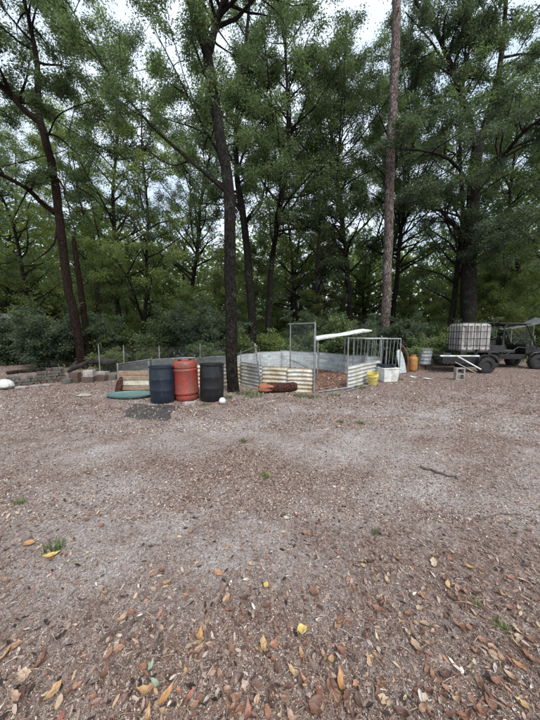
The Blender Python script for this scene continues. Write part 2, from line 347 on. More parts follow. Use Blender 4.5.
M['dry_leaf'] = drymat('dry_leaf', [(0, (0.10, 0.05, 0.035)), (.2, (0.21, 0.105, 0.065)), (.4, (0.30, 0.145, 0.085)), (.55, (0.34, 0.22, 0.15)), (.7, (0.5, 0.38, 0.26)), (.82, (0.33, 0.12, 0.085)), (.93, (0.48, 0.32, 0.15)), (1, (0.55, 0.5, 0.42))])
M['yellow_leaf'] = drymat('yellow_leaf', [(0, (0.55, 0.40, 0.12)), (1, (0.60, 0.46, 0.15))])
M['orange_leaf'] = drymat('orange_leaf', [(0, (0.50, 0.27, 0.10)), (1, (0.44, 0.23, 0.10))])
M['pale_green_leaf'] = drymat('pale_green_leaf', [(0, (0.30, 0.38, 0.27)), (1, (0.36, 0.42, 0.30))])
LM = [leaf_mesh('fallen_leaf', a, b_, c_, d_, s_) for s_, (a, b_, c_, d_) in enumerate([(.085, .04, .5, 0), (.10, .034, .9, 0), (.075, .045, .2, 1), (.11, .05, .6, 1), (.06, .035, 1.1, 0), (.095, .055, -.2, 0)])]
for me in LM: me.materials.append(M['dry_leaf'])
n = 0
while n < 285:
    px, py = random.uniform(-5, 545), 470 + 255 * random.random() ** .6
    g = G(px, py); s = float(sandf(g.x, g.y))
    if random.random() > .9 - .75 * s or (px < 180 and random.random() < .45): continue
    o = bpy.data.objects.new('fallen_leaf', LM[n % 6]); col.objects.link(o); o.parent = ground
    sc = random.uniform(.3, .72)
    o.location = (g.x, g.y, gz(g.x, g.y) + .008); o.rotation_euler = (random.gauss(0, .25), random.gauss(0, .2), random.uniform(0, 6.28)); o.scale = (sc,) * 3
    n += 1
def big_leaf(px, py, L_, W_, ang, mat, label, curl=.4, lobes=0, seed=3):
    g = G(px, py); me = leaf_mesh('fallen_leaf', L_ * .85, W_ * .85, curl, lobes, seed); o = link('fallen_leaf', me, M[mat])
    o.location = (g.x, g.y, gz(g.x, g.y) + .014); o.rotation_euler = (.1, .05, ang); tag(o, label, 'leaf')
big_leaf(302, 638, .062, .05, .3, 'yellow_leaf', 'brightest yellow fallen leaf lying alone at the bottom centre of the yard', .3)
big_leaf(200, 642, .075, .032, 1.7, 'orange_leaf', 'upright curled orange yellow leaf left of the brightest yellow leaf', .8)
big_leaf(166, 702, .10, .032, 1.1, 'orange_leaf', 'long orange fallen leaf at the bottom edge, left of centre', .4)
big_leaf(52, 558, .12, .04, .5, 'yellow_leaf', 'yellow leaf by the small weed tuft at the left edge', .4)
big_leaf(30, 546, .09, .05, .1, 'orange_leaf', 'broad orange leaf just behind the weed tuft at the left', .3)
big_leaf(266, 592, .05, .035, 1.3, 'yellow_leaf', 'small yellow leaf standing on grey sand in the middle of the yard', .3)
big_leaf(470, 572, .085, .03, 2.6, 'orange_leaf', 'slim orange leaf on the right side of the yard', .6)
big_leaf(340, 690, .10, .03, 1.4, 'orange_leaf', 'slender orange leaf at the bottom right of the brightest yellow leaf', .5)
big_leaf(151, 672, .06, .02, 1.5, 'pale_green_leaf', 'pale green lichen coated leaf near the bottom left, upper of two', .5)
big_leaf(156, 690, .065, .022, -.5, 'pale_green_leaf', 'pale green lichen coated leaf near the bottom left, lower of two', .7)
# sticks
M['stick'] = worn('stick', (0.13, 0.10, 0.08), (0.05, 0.04, 0.035), .9)
for a, b_, r, lab in (((422, 468), (458, 479), .013, 'dark crooked stick lying on the pale sand right of centre'),
                      ((475, 520), (520, 512), .006, 'thin twig on the right side of the yard'), ((100, 645), (158, 612), .006, 'long thin curved twig at the lower left of the yard'),
                      ((157, 640), (160, 668), .006, 'short dark twig beside the pale green leaves')):
    g0, g1 = G(*a), G(*b_); mb = MB(); pts = []
    for i in range(9):
        s = i / 8; p = g0.lerp(g1, s) + Vector((random.gauss(0, .012), random.gauss(0, .012), 0)); p.z = gz(p.x, p.y) + r + .006 * math.sin(s * 3); pts.append(p)
    mb.tube(pts, [r * (1 - .5 * i / 8) for i in range(9)], 6); tag(mb.build('stick', M['stick'], smooth=True), lab, 'stick')
# weeds: small tufts
M['weed'] = leafmat('weed', [(0, (0.06, 0.095, 0.035)), (.6, (0.12, 0.17, 0.06)), (1, (0.34, 0.31, 0.17))], .3)
def tuft(n, rad, h, name='grass_tuft', spread=1.0):
    an = rng.random(n) * 6.28; rr_ = rad * np.sqrt(rng.random(n)); base = np.stack([rr_ * np.cos(an), rr_ * np.sin(an), np.zeros(n)], -1)
    a2 = rng.random(n) * 6.28; hh = h * rng.uniform(.4, 1, n); ln = hh * rng.uniform(.3, .9, n) * spread
    tip = base + np.stack([ln * np.cos(a2), ln * np.sin(a2), hh], -1); mid = (base + tip) / 2 + np.array([0, 0, 1]) * (hh * .15)[:, None]
    s = np.stack([-np.sin(a2), np.cos(a2), np.zeros(n)], -1) * (h * .06 + .0012)
    v = np.stack([base, mid - s, tip, mid + s], 1).reshape(-1, 3)
    return npmesh(name, v, np.arange(4 * n).reshape(-1, 4), rng.random(n))
tm = [tuft(90, .07, .05), tuft(70, .05, .045), tuft(90, .15, .08, spread=1.4)]
for px, py, k, sc, lab in ((55, 550, 0, 1.0, 'small green weed tuft beside yellow leaves at the left'), (265, 478, 1, 1.2, 'green weed tuft on the litter patch in mid yard'),
                           (360, 425, 1, 1.3, 'right one of two small green weed tufts in front of the pen opening'), (243, 442, 1, 1.2, 'small weed on grey sand in front of the big trunk'),
                           (500, 633, 1, .7, 'small green weed at the lower right'), (475, 608, 1, .5, 'tiny green sprout at the right above the lower right weed'), (340, 424, 1, 1.2, 'left one of two small green weed tufts in front of the pen opening'),
                           (376, 535, 0, .5, 'tiny sprout among leaves right of centre'), (20, 503, 0, .7, 'tiny weed near the left edge of the yard')):
    g = G(px, py); o = link('weed_tuft', tm[k], M['weed']); o.location = (g.x, g.y, gz(g.x, g.y)); o.scale = (sc,) * 3; tag(o, lab, 'weed')

# ================================================================ FOLIAGE TOOLS
class Tree:
    def __init__(s, seed): s.r = random.Random(seed); s.mb = MB(); s.tw = []; s.seed = seed
    def limb(s, pts, r0, r1, n=8, smooth=True):
        pts = [Vector(p) for p in pts]
        if smooth and len(pts) > 2:  # Catmull-Rom
            q = [pts[0] * 2 - pts[1]] + pts + [pts[-1] * 2 - pts[-2]]; out = []
            for i in range(1, len(q) - 2):
                for k in range(4):
                    u = k / 4; a, b, c, d = q[i - 1:i + 3]
                    out.append(.5 * ((2 * b) + (c - a) * u + (2 * a - 5 * b + 4 * c - d) * u * u + (3 * b - a - 3 * c + d) * u ** 3))
            pts = out + [pts[-1]]
        k = len(pts) - 1; rad = [r0 + (r1 - r0) * i / k for i in range(k + 1)]
        jp = [p + Vector((s.r.gauss(0, 1), s.r.gauss(0, 1), 0)) * rad[i] * .08 for i, p in enumerate(pts)]
        s.mb.tube(jp, rad, n); return pts, rad
    def side(s, o, d, ln, r, level, maxl, dens, droop=0.0, up=.12):
        """grow one side branch and its own branches; twigs are remembered for leaves"""
        k = 5 if level < maxl else 3; pts = [o]; dd = d.normalized(); seg = ln / k
        for i in range(k):
            dd = (dd + Vector((s.r.gauss(0, .16), s.r.gauss(0, .16), s.r.gauss(0, .12) + up * .5 - droop * .3 * i / k))).normalized()
            pts.append(pts[-1] + dd * seg)
        rad = [max(.004, r * (1 - .8 * i / k)) for i in range(k + 1)]
        s.mb.tube(pts, rad, 5 if level < maxl - 1 else 3, cap=False)
        if level >= maxl: s.tw.append((pts[0], pts[-1])); return
        if level == maxl - 1: s.tw += [(pts[i], pts[i + 1]) for i in range(1, len(pts) - 1)]
        s.spawn(pts, rad, level + 1, maxl, dens, ln * .52, droop, up, start=.25)
    def spawn(s, pts, rad, level, maxl, dens, ln, droop=0., up=.12, start=0.3, n=None):
        tot = sum((pts[i + 1] - pts[i]).length for i in range(len(pts) - 1))
        n = n or max(2, int(tot * dens[level - 1])); K = len(pts) - 1
        for j in range(n):
            u = (start + (1 - start) * (j + s.r.random()) / n) * K; i = min(int(u), K - 1); f = u - i
            o = pts[i].lerp(pts[i + 1], f); tg = (pts[i + 1] - pts[i]).normalized(); rr_ = rad[i] * (1 - f) + rad[i + 1] * f
            rv = Vector((s.r.gauss(0, 1), s.r.gauss(0, 1), s.r.gauss(0, .45))); rv = (rv - tg * rv.dot(tg)).normalized()
            d = tg * s.r.uniform(.25, .75) + rv + Vector((0, 0, up))
            q = 1 - .45 * (u / K)
            s.side(o, d, ln * s.r.uniform(.65, 1.2) * q, min(rr_ * .6, .02 * ln + .008), level, maxl, dens, droop, up)
    def leaves(s, count, L0, L1, sig, droop=.35, asp=(.28, .42)):
        g = np.random.default_rng(s.seed + 100); A = np.array([a for a, b in s.tw]); B = np.array([b for a, b in s.tw]); T = len(A)
        idx = g.integers(0, T, count); tt = g.random(count) ** .6; tn = g.random(T)
        d0 = B[idx] - A[idx]; d0 /= np.linalg.norm(d0, axis=1)[:, None] + 1e-6
        c = A[idx] + (B[idx] - A[idx]) * (tt * 1.15)[:, None] + g.normal(0, 1, (count, 3)) * sig * np.array([1, 1, .7])
        d = d0 * .9 + g.normal(0, .45, (count, 3)); d[:, 2] -= droop; d /= np.linalg.norm(d, axis=1)[:, None]
        nr = g.normal(0, .7, (count, 3)); nr[:, 2] += .8; sd_ = np.cross(d, nr); sd_ /= np.linalg.norm(sd_, axis=1)[:, None] + 1e-6
        n_ = np.cross(sd_, d); l = (L0 + (L1 - L0) * g.random(count))[:, None]; wd = l * g.uniform(asp[0], asp[1], count)[:, None]
        v = np.stack([c, c + d * l * .45 + sd_ * wd / 2 + n_ * wd * .15, c + d * l - n_ * l * .06, c + d * l * .45 - sd_ * wd / 2 + n_ * wd * .15], 1)
        return v.reshape(-1, 3), np.clip(.55 * g.random(count) + .45 * tn[idx], 0, 1)
def finish(T, name, loc, label, cat, count, L0, L1, sig, bark, leaf, group=None, droop=.35, asp=(.3, .45), extra=None):
    e = empty(name, loc, label=label, cat=cat, group=group); T.mb.o = Vector(loc)
    T.mb.build('trunk', M[bark], e, smooth=True)
    v, r = T.leaves(count, L0, L1, sig, droop, asp)
    cr_ = link('crown', npmesh('crown', v - np.array(loc), np.arange(len(v)).reshape(-1, 4), r), M[leaf], e); return e

# ================================================================ NAMED TREES
DN = [0, 0, 2.3, 5.0]
def root_flare(T, p, r, n=5):
    for k in range(n):
        a = k * 6.283 / n + T.r.uniform(-.3, .3); d = Vector((math.cos(a), math.sin(a), 0))
        T.mb.tube([p + d * r * .1 + Vector((0, 0, r * 2.2)), p + d * r * .72 + Vector((0, 0, r * .7)), p + d * r * 1.5 + Vector((0, 0, -.04))], [r * .5, r * .42, r * .14], 7)
# A: big dark trunk just behind the drums
T = Tree(1); d = 7.0; b0 = G(233, 391); base = Vector((b0.x, b0.y, -.05))
pt, rd = T.limb([base, P(231.5, 340, d), P(230, 250, d), P(228, 185, d), P(219, 130, d + .05), P(211, 78, d + .15), P(206, 48, d + .3)], .155, .115, 14)
root_flare(T, base, .14)
l1, r1 = T.limb([P(206, 48, 7.3), P(200, 15, 7.5), P(192, -25, 7.8), P(180, -90, 8.2), P(172, -170, 8.8)], .11, .03)
l2, r2 = T.limb([P(208, 56, 7.25), P(216, 25, 7.2), P(225, -5, 7.1), P(240, -70, 7.0), P(262, -150, 6.9)], .10, .03)
l3, r3 = T.limb([P(224, 190, 7.0), P(190, 160, 7.3), P(150, 124, 7.8), P(110, 75, 8.4), P(72, 10, 9.0), P(50, -30, 9.4)], .05, .015)
l4, r4 = T.limb([P(190, 160, 7.3), P(172, 165, 7.6), P(150, 152, 8.0), P(140, 140, 8.4)], .022, .008)
l5, r5 = T.limb([P(226, 165, 7.0), P(205, 130, 7.5), P(180, 80, 8.2), P(150, 20, 9.0)], .045, .012)
for (a, b_, n_, ln) in ((l1, r1, 16, 2.9), (l2, r2, 16, 2.9), (l3, r3, 19, 1.9), (l5, r5, 16, 2.1)): T.spawn(a, b_, 1, 3, DN, ln, .3, .1, .42 if a is l3 else .2, n_)
T.spawn(pt, rd, 1, 3, DN, 1.8, .3, .1, .6, 6)
finish(T, 'oak_tree', base, 'tall tree with dark forked trunk rising right behind the black drum', 'tree', 60000, .05, .095, .12, 'dark_bark', 'oak_leaf')
# B: leaning reddish trunk, left
T = Tree(2); d = 11.2; b0 = G(83, 369); base = Vector((b0.x, b0.y, -.05))
pt, rd = T.limb([base, P(76, 322, d), P(67, 280, d), P(60, 222, d), P(54, 175, d), P(47, 145, d), P(40, 120, d)], .165, .125, 14)
root_flare(T, base, .15)
l1, r1 = T.limb([P(40, 122, d), P(24, 110, d), P(8, 92, d), P(-12, 70, d - .5), P(-40, 20, d - 1)], .13, .04)
l2, r2 = T.limb([P(40, 124, d), P(38, 95, d), P(37, 62, d), P(30, 25, d), P(22, -10, d), P(10, -80, d)], .12, .03)
l3, r3 = T.limb([P(55, 213, d), P(42, 203, d - .2), P(26, 188, d - .5), P(0, 174, d - 1), P(-30, 160, d - 1.6)], .10, .05)
l4, r4 = T.limb([P(57, 228, d), P(54, 243, d - .2), P(44, 254, d - .3), P(30, 263, d - .4)], .05, .012)
l5, r5 = T.limb([P(42, 132, d), P(58, 137, d - .2), P(68, 145, d - .4), P(79, 155, d - .5)], .045, .015)
l6, r6 = T.limb([P(52, 172, d), P(63, 186, d), P(66, 200, d - .1), P(78, 215, d - .2)], .04, .012)
l7, r7 = T.limb([P(28, 190, d - .5), P(20, 205, d - .5), P(12, 222, d - .5)], .03, .01)
l8, r8 = T.limb([P(46, 142, d), P(56, 118, d - .4), P(72, 108, d - .8), P(95, 100, d - 1.2)], .03, .01)
for (a, b_, n_, ln) in ((l1, r1, 16, 2.7), (l2, r2, 17, 3.0), (l3, r3, 5, 1.5), (l8, r8, 4, 1.3)): T.spawn(a, b_, 1, 3, DN, ln, .4, .1, .3, n_)
finish(T, 'leaning_tree', base, 'tree with reddish brown trunk leaning left behind the low brick wall', 'tree', 46000, .065, .12, .15, 'red_bark', 'oak_leaf')
# snag beside it
T = Tree(21); b0 = G(85, 367)
mb = MB(); p0 = Vector((b0.x + .12, b0.y + .25, -.05)); p1 = P(74, 242, 11.9)
mb.tube([p0, p0.lerp(p1, .3), p0.lerp(p1, .7), p1, p1 + Vector((-.02, 0, .25))], [.15, .13, .11, .09, .01], 9); mb.jitter(.012)
tag(mb.build('dead_trunk', M['red_bark'], smooth=True), 'broken off dead trunk standing close beside the leaning reddish tree', 'dead tree')
# C: pine
T = Tree(3); d = 13.0; base = P(384, 366, d); base.z = -.05
pt, rd = T.limb([base, P(387, 270, d), P(390, 180, d), P(394, 80, d), P(397, 0, d), P(399, -90, d), P(401, -190, d)], .215, .15, 16)
for k in range(9):   # dead stubs
    s = T.r.uniform(.45, .8); i = int(s * (len(pt) - 1)); a = T.r.uniform(0, 6.28)
    T.mb.tube([pt[i], pt[i] + Vector((math.cos(a), math.sin(a), .15)) * T.r.uniform(.35, .7)], [.035, .015], 5)
T.spawn(pt, rd, 1, 3, [0, 0, 2.2, 4], 2.4, .3, .25, .86, 14)
finish(T, 'pine_tree', base, 'tall straight pine with pale scaly pinkish trunk behind the metal rack', 'tree', 30000, .12, .2, .2, 'pine_bark', 'pine_needle', asp=(.06, .1))
# D: big oak right
T = Tree(4); d = 16.0; base = P(467, 352, d); base.z = -.1
pt, rd = T.limb([base, P(468, 300, d), P(470, 240, d), P(473, 200, d), P(477, 145, d)], .43, .27, 14)
l1, r1 = T.limb([P(477, 150, d), P(470, 120, d), P(461, 95, d), P(450, 62, d), P(435, 30, d), P(418, 5, d), P(400, -25, d)], .17, .05)
l2, r2 = T.limb([P(478, 150, d), P(490, 110, d), P(500, 65, d), P(506, 0, d), P(508, -60, d)], .20, .05)
l3, r3 = T.limb([P(469, 240, d), P(455, 226, d - .4), P(443, 213, d - .8), P(430, 198, d - 1.3), P(405, 190, d - 2)], .13, .04)
l4, r4 = T.limb([P(474, 222, d), P(488, 222, d - .6), P(500, 228, d - 1.2), P(512, 235, d - 2), P(535, 240, d - 3)], .14, .04)
l5, r5 = T.limb([P(476, 180, d), P(500, 160, d - 1.5), P(525, 130, d - 3), P(560, 110, d - 4)], .12, .04)
l6, r6 = T.limb([P(461, 95, d), P(466, 70, d), P(470, 40, d), P(472, 0, d)], .08, .03)
l7, r7 = T.limb([P(455, 80, d), P(440, 55, d - .5), P(426, 35, d - 1), P(405, 12, d - 2)], .07, .02)
l8, r8 = T.limb([P(474, 190, d), P(450, 160, d - 1.5), P(420, 150, d - 3), P(400, 150, d - 4)], .09, .03)
for (a, b_, n_, ln) in ((l1, r1, 15, 3.0), (l2, r2, 18, 3.3), (l3, r3, 12, 2.5), (l4, r4, 14, 2.8), (l5, r5, 15, 3.0), (l6, r6, 10, 2.2), (l7, r7, 8, 2.0), (l8, r8, 14, 2.7)): T.spawn(a, b_, 1, 3, DN, ln, .4, .08, .25, n_)
finish(T, 'oak_tree', base, 'massive spreading oak behind the white liquid tote', 'tree', 84000, .08, .15, .17, 'oak_bark', 'dark_leaf')
# E: double trunk mid-left-centre
T = Tree(5); d = 14.5; base = P(251, 350, d); base.z = -.1
pt, rd = T.limb([base, P(252, 320, d), P(248, 260, d), P(243, 215, d), P(238, 185, d), P(236, 140, d), P(240, 90, d), P(248, 20, d), P(252, -60, d)], .24, .05, 12)
l1, r1 = T.limb([P(246, 222, d), P(256, 212, d), P(262, 200, d), P(266, 170, d), P(262, 130, d + .5), P(272, 60, d + 1)], .07, .02)
for (a, b_, n_, ln, st) in ((pt, rd, 24, 3.2, .35), (l1, r1, 14, 2.4, .3)): T.spawn(a, b_, 1, 3, DN, ln, .35, .1, st, n_)
finish(T, 'oak_tree', base, 'slender dark tree with a side limb just right of the big forked trunk', 'tree', 40000, .08, .145, .17, 'dark_bark', 'oak_leaf')

# ================================================================ SHARED TREE KINDS
def generic(seed, H, r, start, spread, count, L0, L1, sig, bark, leaf, n1=26, fork=True, droop=.35):
    T = Tree(seed); rr_ = T.r; pts = []; x = y = 0; k = 7; lean = Vector((rr_.gauss(0, .05), rr_.gauss(0, .05), 0))
    for i in range(k + 1): pts.append(Vector((x, y, -.1 + H * i / k)) + lean * H * (i / k) ** 1.5); x += rr_.gauss(0, H * .012); y += rr_.gauss(0, H * .012)
    a, b_ = T.limb(pts, r, r * .12, 9)
    T.spawn(a, b_, 1, 3, DN, spread, droop, .15, start, n1)
    if fork:
        for q in range(3):
            i = int(len(a) * rr_.uniform(start * .8, .75)); d_ = Vector((rr_.gauss(0, 1), rr_.gauss(0, 1), 1.3)).normalized(); o_ = a[i]; f = [o_]
            for z in range(4): d_ = (d_ + Vector((rr_.gauss(0, .12), rr_.gauss(0, .12), .1))).normalized(); f.append(f[-1] + d_ * H * .09)
            fa, fb = T.limb(f, b_[i] * .6, .02, 7); T.spawn(fa, fb, 1, 3, DN, spread * .8, droop, .15, .2, 6)
    tme = T.mb.build('trunk', M[bark], smooth=True); me_t = tme.data; bpy.data.objects.remove(tme)
    v, r_ = T.leaves(count, L0, L1, sig, .3); me_c = npmesh('crown', v, np.arange(len(v)).reshape(-1, 4), r_); me_c.materials.append(M[leaf])
    return me_t, me_c
KIND = {
    'tall_a': generic(31, 19, .20, .30, 4.4, 38000, .09, .17, .18, 'dark_bark', 'oak_leaf', 44),
    'tall_b': generic(32, 17, .17, .18, 4.1, 38000, .09, .17, .18, 'grey_bark', 'oak_leaf', 40),
    'tall_c': generic(33, 16, .15, .15, 4.1, 38000, .09, .17, .18, 'oak_bark', 'light_leaf', 40),
    'small_a': generic(34, 7.5, .075, .15, 2.3, 22000, .07, .13, .15, 'grey_bark', 'light_leaf', 30, False),
    'small_b': generic(35, 6.0, .06, .10, 2.1, 21000, .07, .13, .15, 'dark_bark', 'light_leaf', 30, False)}
def put_tree(name, kind, x, y, h=1.0, rz=0, label=None, group=None, tilt=(0, 0), wide=1.0, cat='tree'):
    tm_, cm_ = KIND[kind]; e = empty(name, (x, y, gz(x, y) - .02), label=label, cat=cat, group=group, rot=(tilt[0], tilt[1], rz))
    e.scale = (h * wide, h * wide, h); link('trunk', tm_, parent=e); link('crown', cm_, parent=e); return e
def at(px, d): return P(px, 340, d)
NAMED = [  # px of trunk, depth, kind, scale, lean, label
    (120, 16.5, 'tall_b', 1.0, (0, -.03), 'straight dark trunked tree between the leaning tree and the drums, nearest of the slim ones'),
    (143, 18.5, 'tall_c', .95, (0, -.04), 'slim tree forking in a wide Y left of the drums'),
    (178, 19.5, 'tall_a', .9, (0, -.20), 'thin dark tree leaning left above the red drum'),
    (267, 15.8, 'tall_a', 1.0, (0, .02), 'dark trunk immediately right of the slender side limbed tree'),
    (325, 17.5, 'tall_b', .95, (0, .0), 'thin grey trunk in the wood above the chain link gate opening'),
    (349, 19.0, 'tall_a', .95, (0, .02), 'pair mate trunk in the wood left of the pale pine'),
    (441, 17.0, 'tall_b', 1.05, (0, .0), 'straight mid brown trunk between the pine and the massive oak'),
    (108, 23.0, 'tall_c', 1.05, (0, .05), 'farther thin trunk just behind and left of the straight dark one'),
    (36, 19.0, 'tall_c', .95, (0, -.05), 'bright green leafed tree behind the dark bush at the far left'),
    (-30, 15.0, 'tall_b', 1.0, (0, -.02), 'dark leafed tree rising at the left edge of the view'),
    (300, 22.0, 'tall_c', 1.1, (0, .03), 'pale green tree rising behind the tall gate frame'),
    (395, 20.0, 'tall_a', 1.0, (0, .03), 'leafy tree directly behind the pale pine'),
    (520, 20.0, 'tall_a', .95, (0, .04), 'leafy dark tree behind the parked utility vehicle'),
    (338, 24.0, 'tall_b', 1.28, (0, .02), 'tall tree filling the gap behind the white sheet roof, left of the pine'),
    (565, 14.5, 'tall_b', 1.0, (0, .02), 'dark leafed tree overhanging the right edge of the view'),
]
for k, (px, d, kd, s, tl, lab) in enumerate(NAMED):
    p = at(px, d); put_tree('woodland_tree', kd, p.x, p.y, s * 1.04, k * 1.7, lab, None, (0, tl[1]))
rt = random.Random(5)
for k in range(11):   # unremarkable trees deeper in the wood
    d = rt.uniform(24, 36); x = (k + rt.random()) / 11 * 2.5 - 1.25
    put_tree('background_tree', rt.choice(['tall_a', 'tall_b', 'tall_c', 'tall_c']), x * d, d, rt.uniform(1.0, 1.4), rt.uniform(0, 6.28), 'leafy green tree deeper in the wood behind the yard', 'background trees deep in the wood', (0, rt.gauss(0, .04)))
for k in range(48):
    d = rt.uniform(15, 32); x = (k * .618 % 1 * 48 + rt.random()) / 48 * 2.3 - 1.15
    put_tree('understory_tree', rt.choice(['small_a', 'small_b']), x * d, d, rt.uniform(.6, 1.15), rt.uniform(0, 6.28), 'young leafy understory tree at the edge of the wood', 'young understory trees', (0, rt.gauss(0, .06)))

# ---------------------------------------------------------------- shrubs
def shrub_kind(seed, H, W, count, L0, L1, leaf, nst=14):
    T = Tree(seed)
    for k in range(nst):
        a = T.r.uniform(0, 6.28); d_ = Vector((math.cos(a) * W / H * T.r.uniform(.1, 1), math.sin(a) * W / H * T.r.uniform(.1, 1), 1)).normalized()
        p = [Vector((T.r.gauss(0, .1), T.r.gauss(0, .1), -.03))]; ln = H * T.r.uniform(.5, 1)
        for z in range(5): d_ = (d_ + Vector((T.r.gauss(0, .12), T.r.gauss(0, .12), 0))).normalized(); p.append(p[-1] + d_ * ln / 5)
        rad = [.014 * (1 - .8 * i / 5) + .003 for i in range(6)]; T.mb.tube(p, rad, 4, cap=False)
        T.spawn(p, rad, 2, 3, [0, 0, 0, 6], ln * .35, .2, .1, .1, 7)
    o = T.mb.build('stems', M['grey_bark'], smooth=True); st = o.data; bpy.data.objects.remove(o)
    v, r_ = T.leaves(count, L0, L1, .07, .2, (.4, .6)); fm = npmesh('foliage', v, np.arange(len(v)).reshape(-1, 4), r_); fm.materials.append(M[leaf]); return st, fm
SK = {'a': shrub_kind(51, 1.7, 1.2, 14000, .04, .09, 'shrub_leaf'), 'b': shrub_kind(52, 1.2, 1.2, 10000, .04, .10, 'light_leaf'), 'c': shrub_kind(53, 2.3, 1.5, 22000, .05, .10, 'dark_leaf', 20), 'v': shrub_kind(54, .8, 1.3, 9000, .05, .11, 'shrub_leaf')}
def put_shrub(k, x, y, s, rz, label, group=None, name='shrub', sz=None):
    e = empty(name, (x, y, gz(x, y) - .02), rz, label, 'shrub', group); e.scale = (s, s, sz or s); link('stems', SK[k][0], parent=e); link('foliage', SK[k][1], parent=e)
for px, d, k, s, sz, lab in ((38, 11.6, 'c', 1.35, 1.25, 'big dark evergreen bush behind the low brick wall at left'), (8, 12.6, 'c', 1.1, 1.2, 'dark bush at the far left edge beside the pale roof corner'),
                         (112, 10.6, 'b', .9, .8, 'pale green bush behind the black pile and stone blocks'), (150, 12.0, 'b', .9, .9, 'light green bush behind the dark blue drum'),
                         (395, 12.2, 'c', 1.0, 1.1, 'dark vine covered bush at the foot of the pine'), (418, 11.6, 'a', 1.0, 1.0, 'leafy bush behind the orange cylinder'),
                         (290, 13.6, 'v', 1.2, 1.3, 'spreading vine thicket behind the pen and tall gate'), (205, 12.0, 'a', .9, .8, 'bush behind the black drum and big trunk'),
                         (366, 12.4, 'c', .8, .9, 'dark bush behind the white sheet roof'), (448, 12.5, 'a', .9, .9, 'low bush between rack and white tote'),
                         (535, 16.5, 'b', 2.4, 2.3, 'pale green bush at the right edge behind the grey tarpaulin')):
    p = at(px, d); put_shrub(k, p.x, p.y, s, px * .37, lab, sz=sz)
for k in range(90):
    d = rt.uniform(12.8, 24); x = (k * .618 % 1) * 2.2 - 1.1; 
    put_shrub(rt.choice('aabbcvv'), x * d, d, rt.uniform(.9, 1.7), rt.uniform(0, 6.28), 'leafy green shrub in the undergrowth at the edge of the wood', 'undergrowth shrubs along the wood edge')
# far wood: one mass of leafage closing the view
g = np.random.default_rng(77)
nc = 520; ca = g.uniform(-1.25, 1.25, nc); cd = g.uniform(34, 50, nc); cz = g.random(nc) ** 1.6 * 13; n = 120000; ix = g.integers(0, nc, n)
c0 = np.stack([np.sin(ca) * cd, np.cos(ca) * cd, cz], -1)[ix] + g.normal(0, 1, (n, 3)) * np.array([2.4, 2.4, 1.8]); c0[:, 2] = np.abs(c0[:, 2])
dv = g.normal(0, 1, (n, 3)); dv /= np.linalg.norm(dv, axis=1)[:, None]; sv = np.cross(dv, g.normal(0, 1, (n, 3))); sv /= np.linalg.norm(sv, axis=1)[:, None]
l = g.uniform(.45, .85, n)[:, None]
v = np.stack([c0, c0 + dv * l * .5 + sv * l * .25, c0 + dv * l, c0 + dv * l * .5 - sv * l * .25], 1).reshape(-1, 3)
o = link('far_woodland', npmesh('far_woodland', v, np.arange(4 * n).reshape(-1, 4), g.random(n)), M['light_leaf']); tag(o, 'far green woodland closing the view behind all the trees', 'woodland', kind='stuff')
# ground cover at the wood edge
n = 30000; y = g.uniform(10.5, 24, n); x = g.uniform(-1.2, 1.2, n) * y; keep = (y > 12) | (np.abs(x) > 2 + g.random(n) * 2); keep &= (np.sin(x * 1.3 + y) + np.sin(y * 2.1 - x * .6) + g.normal(0, .7, n) > .2); x, y = x[keep], y[keep]; n = len(x)
keep = ~((x > 4) & (y < 13)); x, y = x[keep], y[keep]; n = len(x)
c0 = np.stack([x, y, hgt(x, y) + g.random(n) * .22], -1); dv = g.normal(0, 1, (n, 3)) + np.array([0, 0, .6]); dv /= np.linalg.norm(dv, axis=1)[:, None]; sv = np.cross(dv, g.normal(0, 1, (n, 3))); sv /= np.linalg.norm(sv, axis=1)[:, None]
l = g.uniform(.05, .12, n)[:, None]; v = np.stack([c0, c0 + dv * l * .5 + sv * l * .25, c0 + dv * l, c0 + dv * l * .5 - sv * l * .25], 1).reshape(-1, 3)
o = link('ground_cover', npmesh('ground_cover', v, np.arange(4 * n).reshape(-1, 4), g.random(n)), M['shrub_leaf']); tag(o, 'low green ground cover under the trees beyond the pen', 'ground cover', kind='stuff')

# ================================================================ MATERIALS OF THINGS
M['blue_plastic'] = worn('blue_plastic', (0.006, 0.014, 0.027), (0.028, 0.034, 0.038), .45, amount=.15, scale=5, bmp=.15, scl=(1, 1, .4), fleck=(.09, .10, .10))
M['black_plastic'] = worn('black_plastic', (0.005, 0.006, 0.008), (0.028, 0.027, 0.026), .45, amount=.15, scale=5, bmp=.15, scl=(1, 1, .4), fleck=(.08, .08, .075))
M['red_plastic'] = worn('red_plastic', (0.33, 0.045, 0.028), (0.16, 0.06, 0.045), .5, amount=.6, scale=5, bmp=.2, scl=(1, 1, .5), fleck=(.42, .18, .13))
M['galv'] = worn('galvanised', (0.36, 0.38, 0.39), (0.20, 0.18, 0.16), .5, .6, amount=.5, scale=8)
M['pale_sheet'] = worn('pale_sheet', (0.50, 0.55, 0.57), (0.30, 0.31, 0.29), .5, .0, amount=.5, scale=2.5, scl=(1, 1, 3))
M['old_sheet'] = worn('old_sheet', (0.15, 0.16, 0.155), (0.07, 0.075, 0.065), .6, .0, amount=.7, scale=4, scl=(1, 1, 2.5))
M['white_sheet'] = worn('white_sheet', (0.50, 0.51, 0.48), (0.30, 0.28, 0.23), .5, .0, amount=.55, scale=3, scl=(1, 1, 1.6))
M['stained_sheet'] = worn('stained_sheet', (0.56, 0.56, 0.51), (0.36, 0.25, 0.12), .55, .0, amount=.6, scale=3, scl=(1, 1, 1.6))
M['tank_metal'] = worn('tank_metal', (0.27, 0.30, 0.32), (0.17, 0.15, 0.13), .5, .2, amount=.5, scale=6)
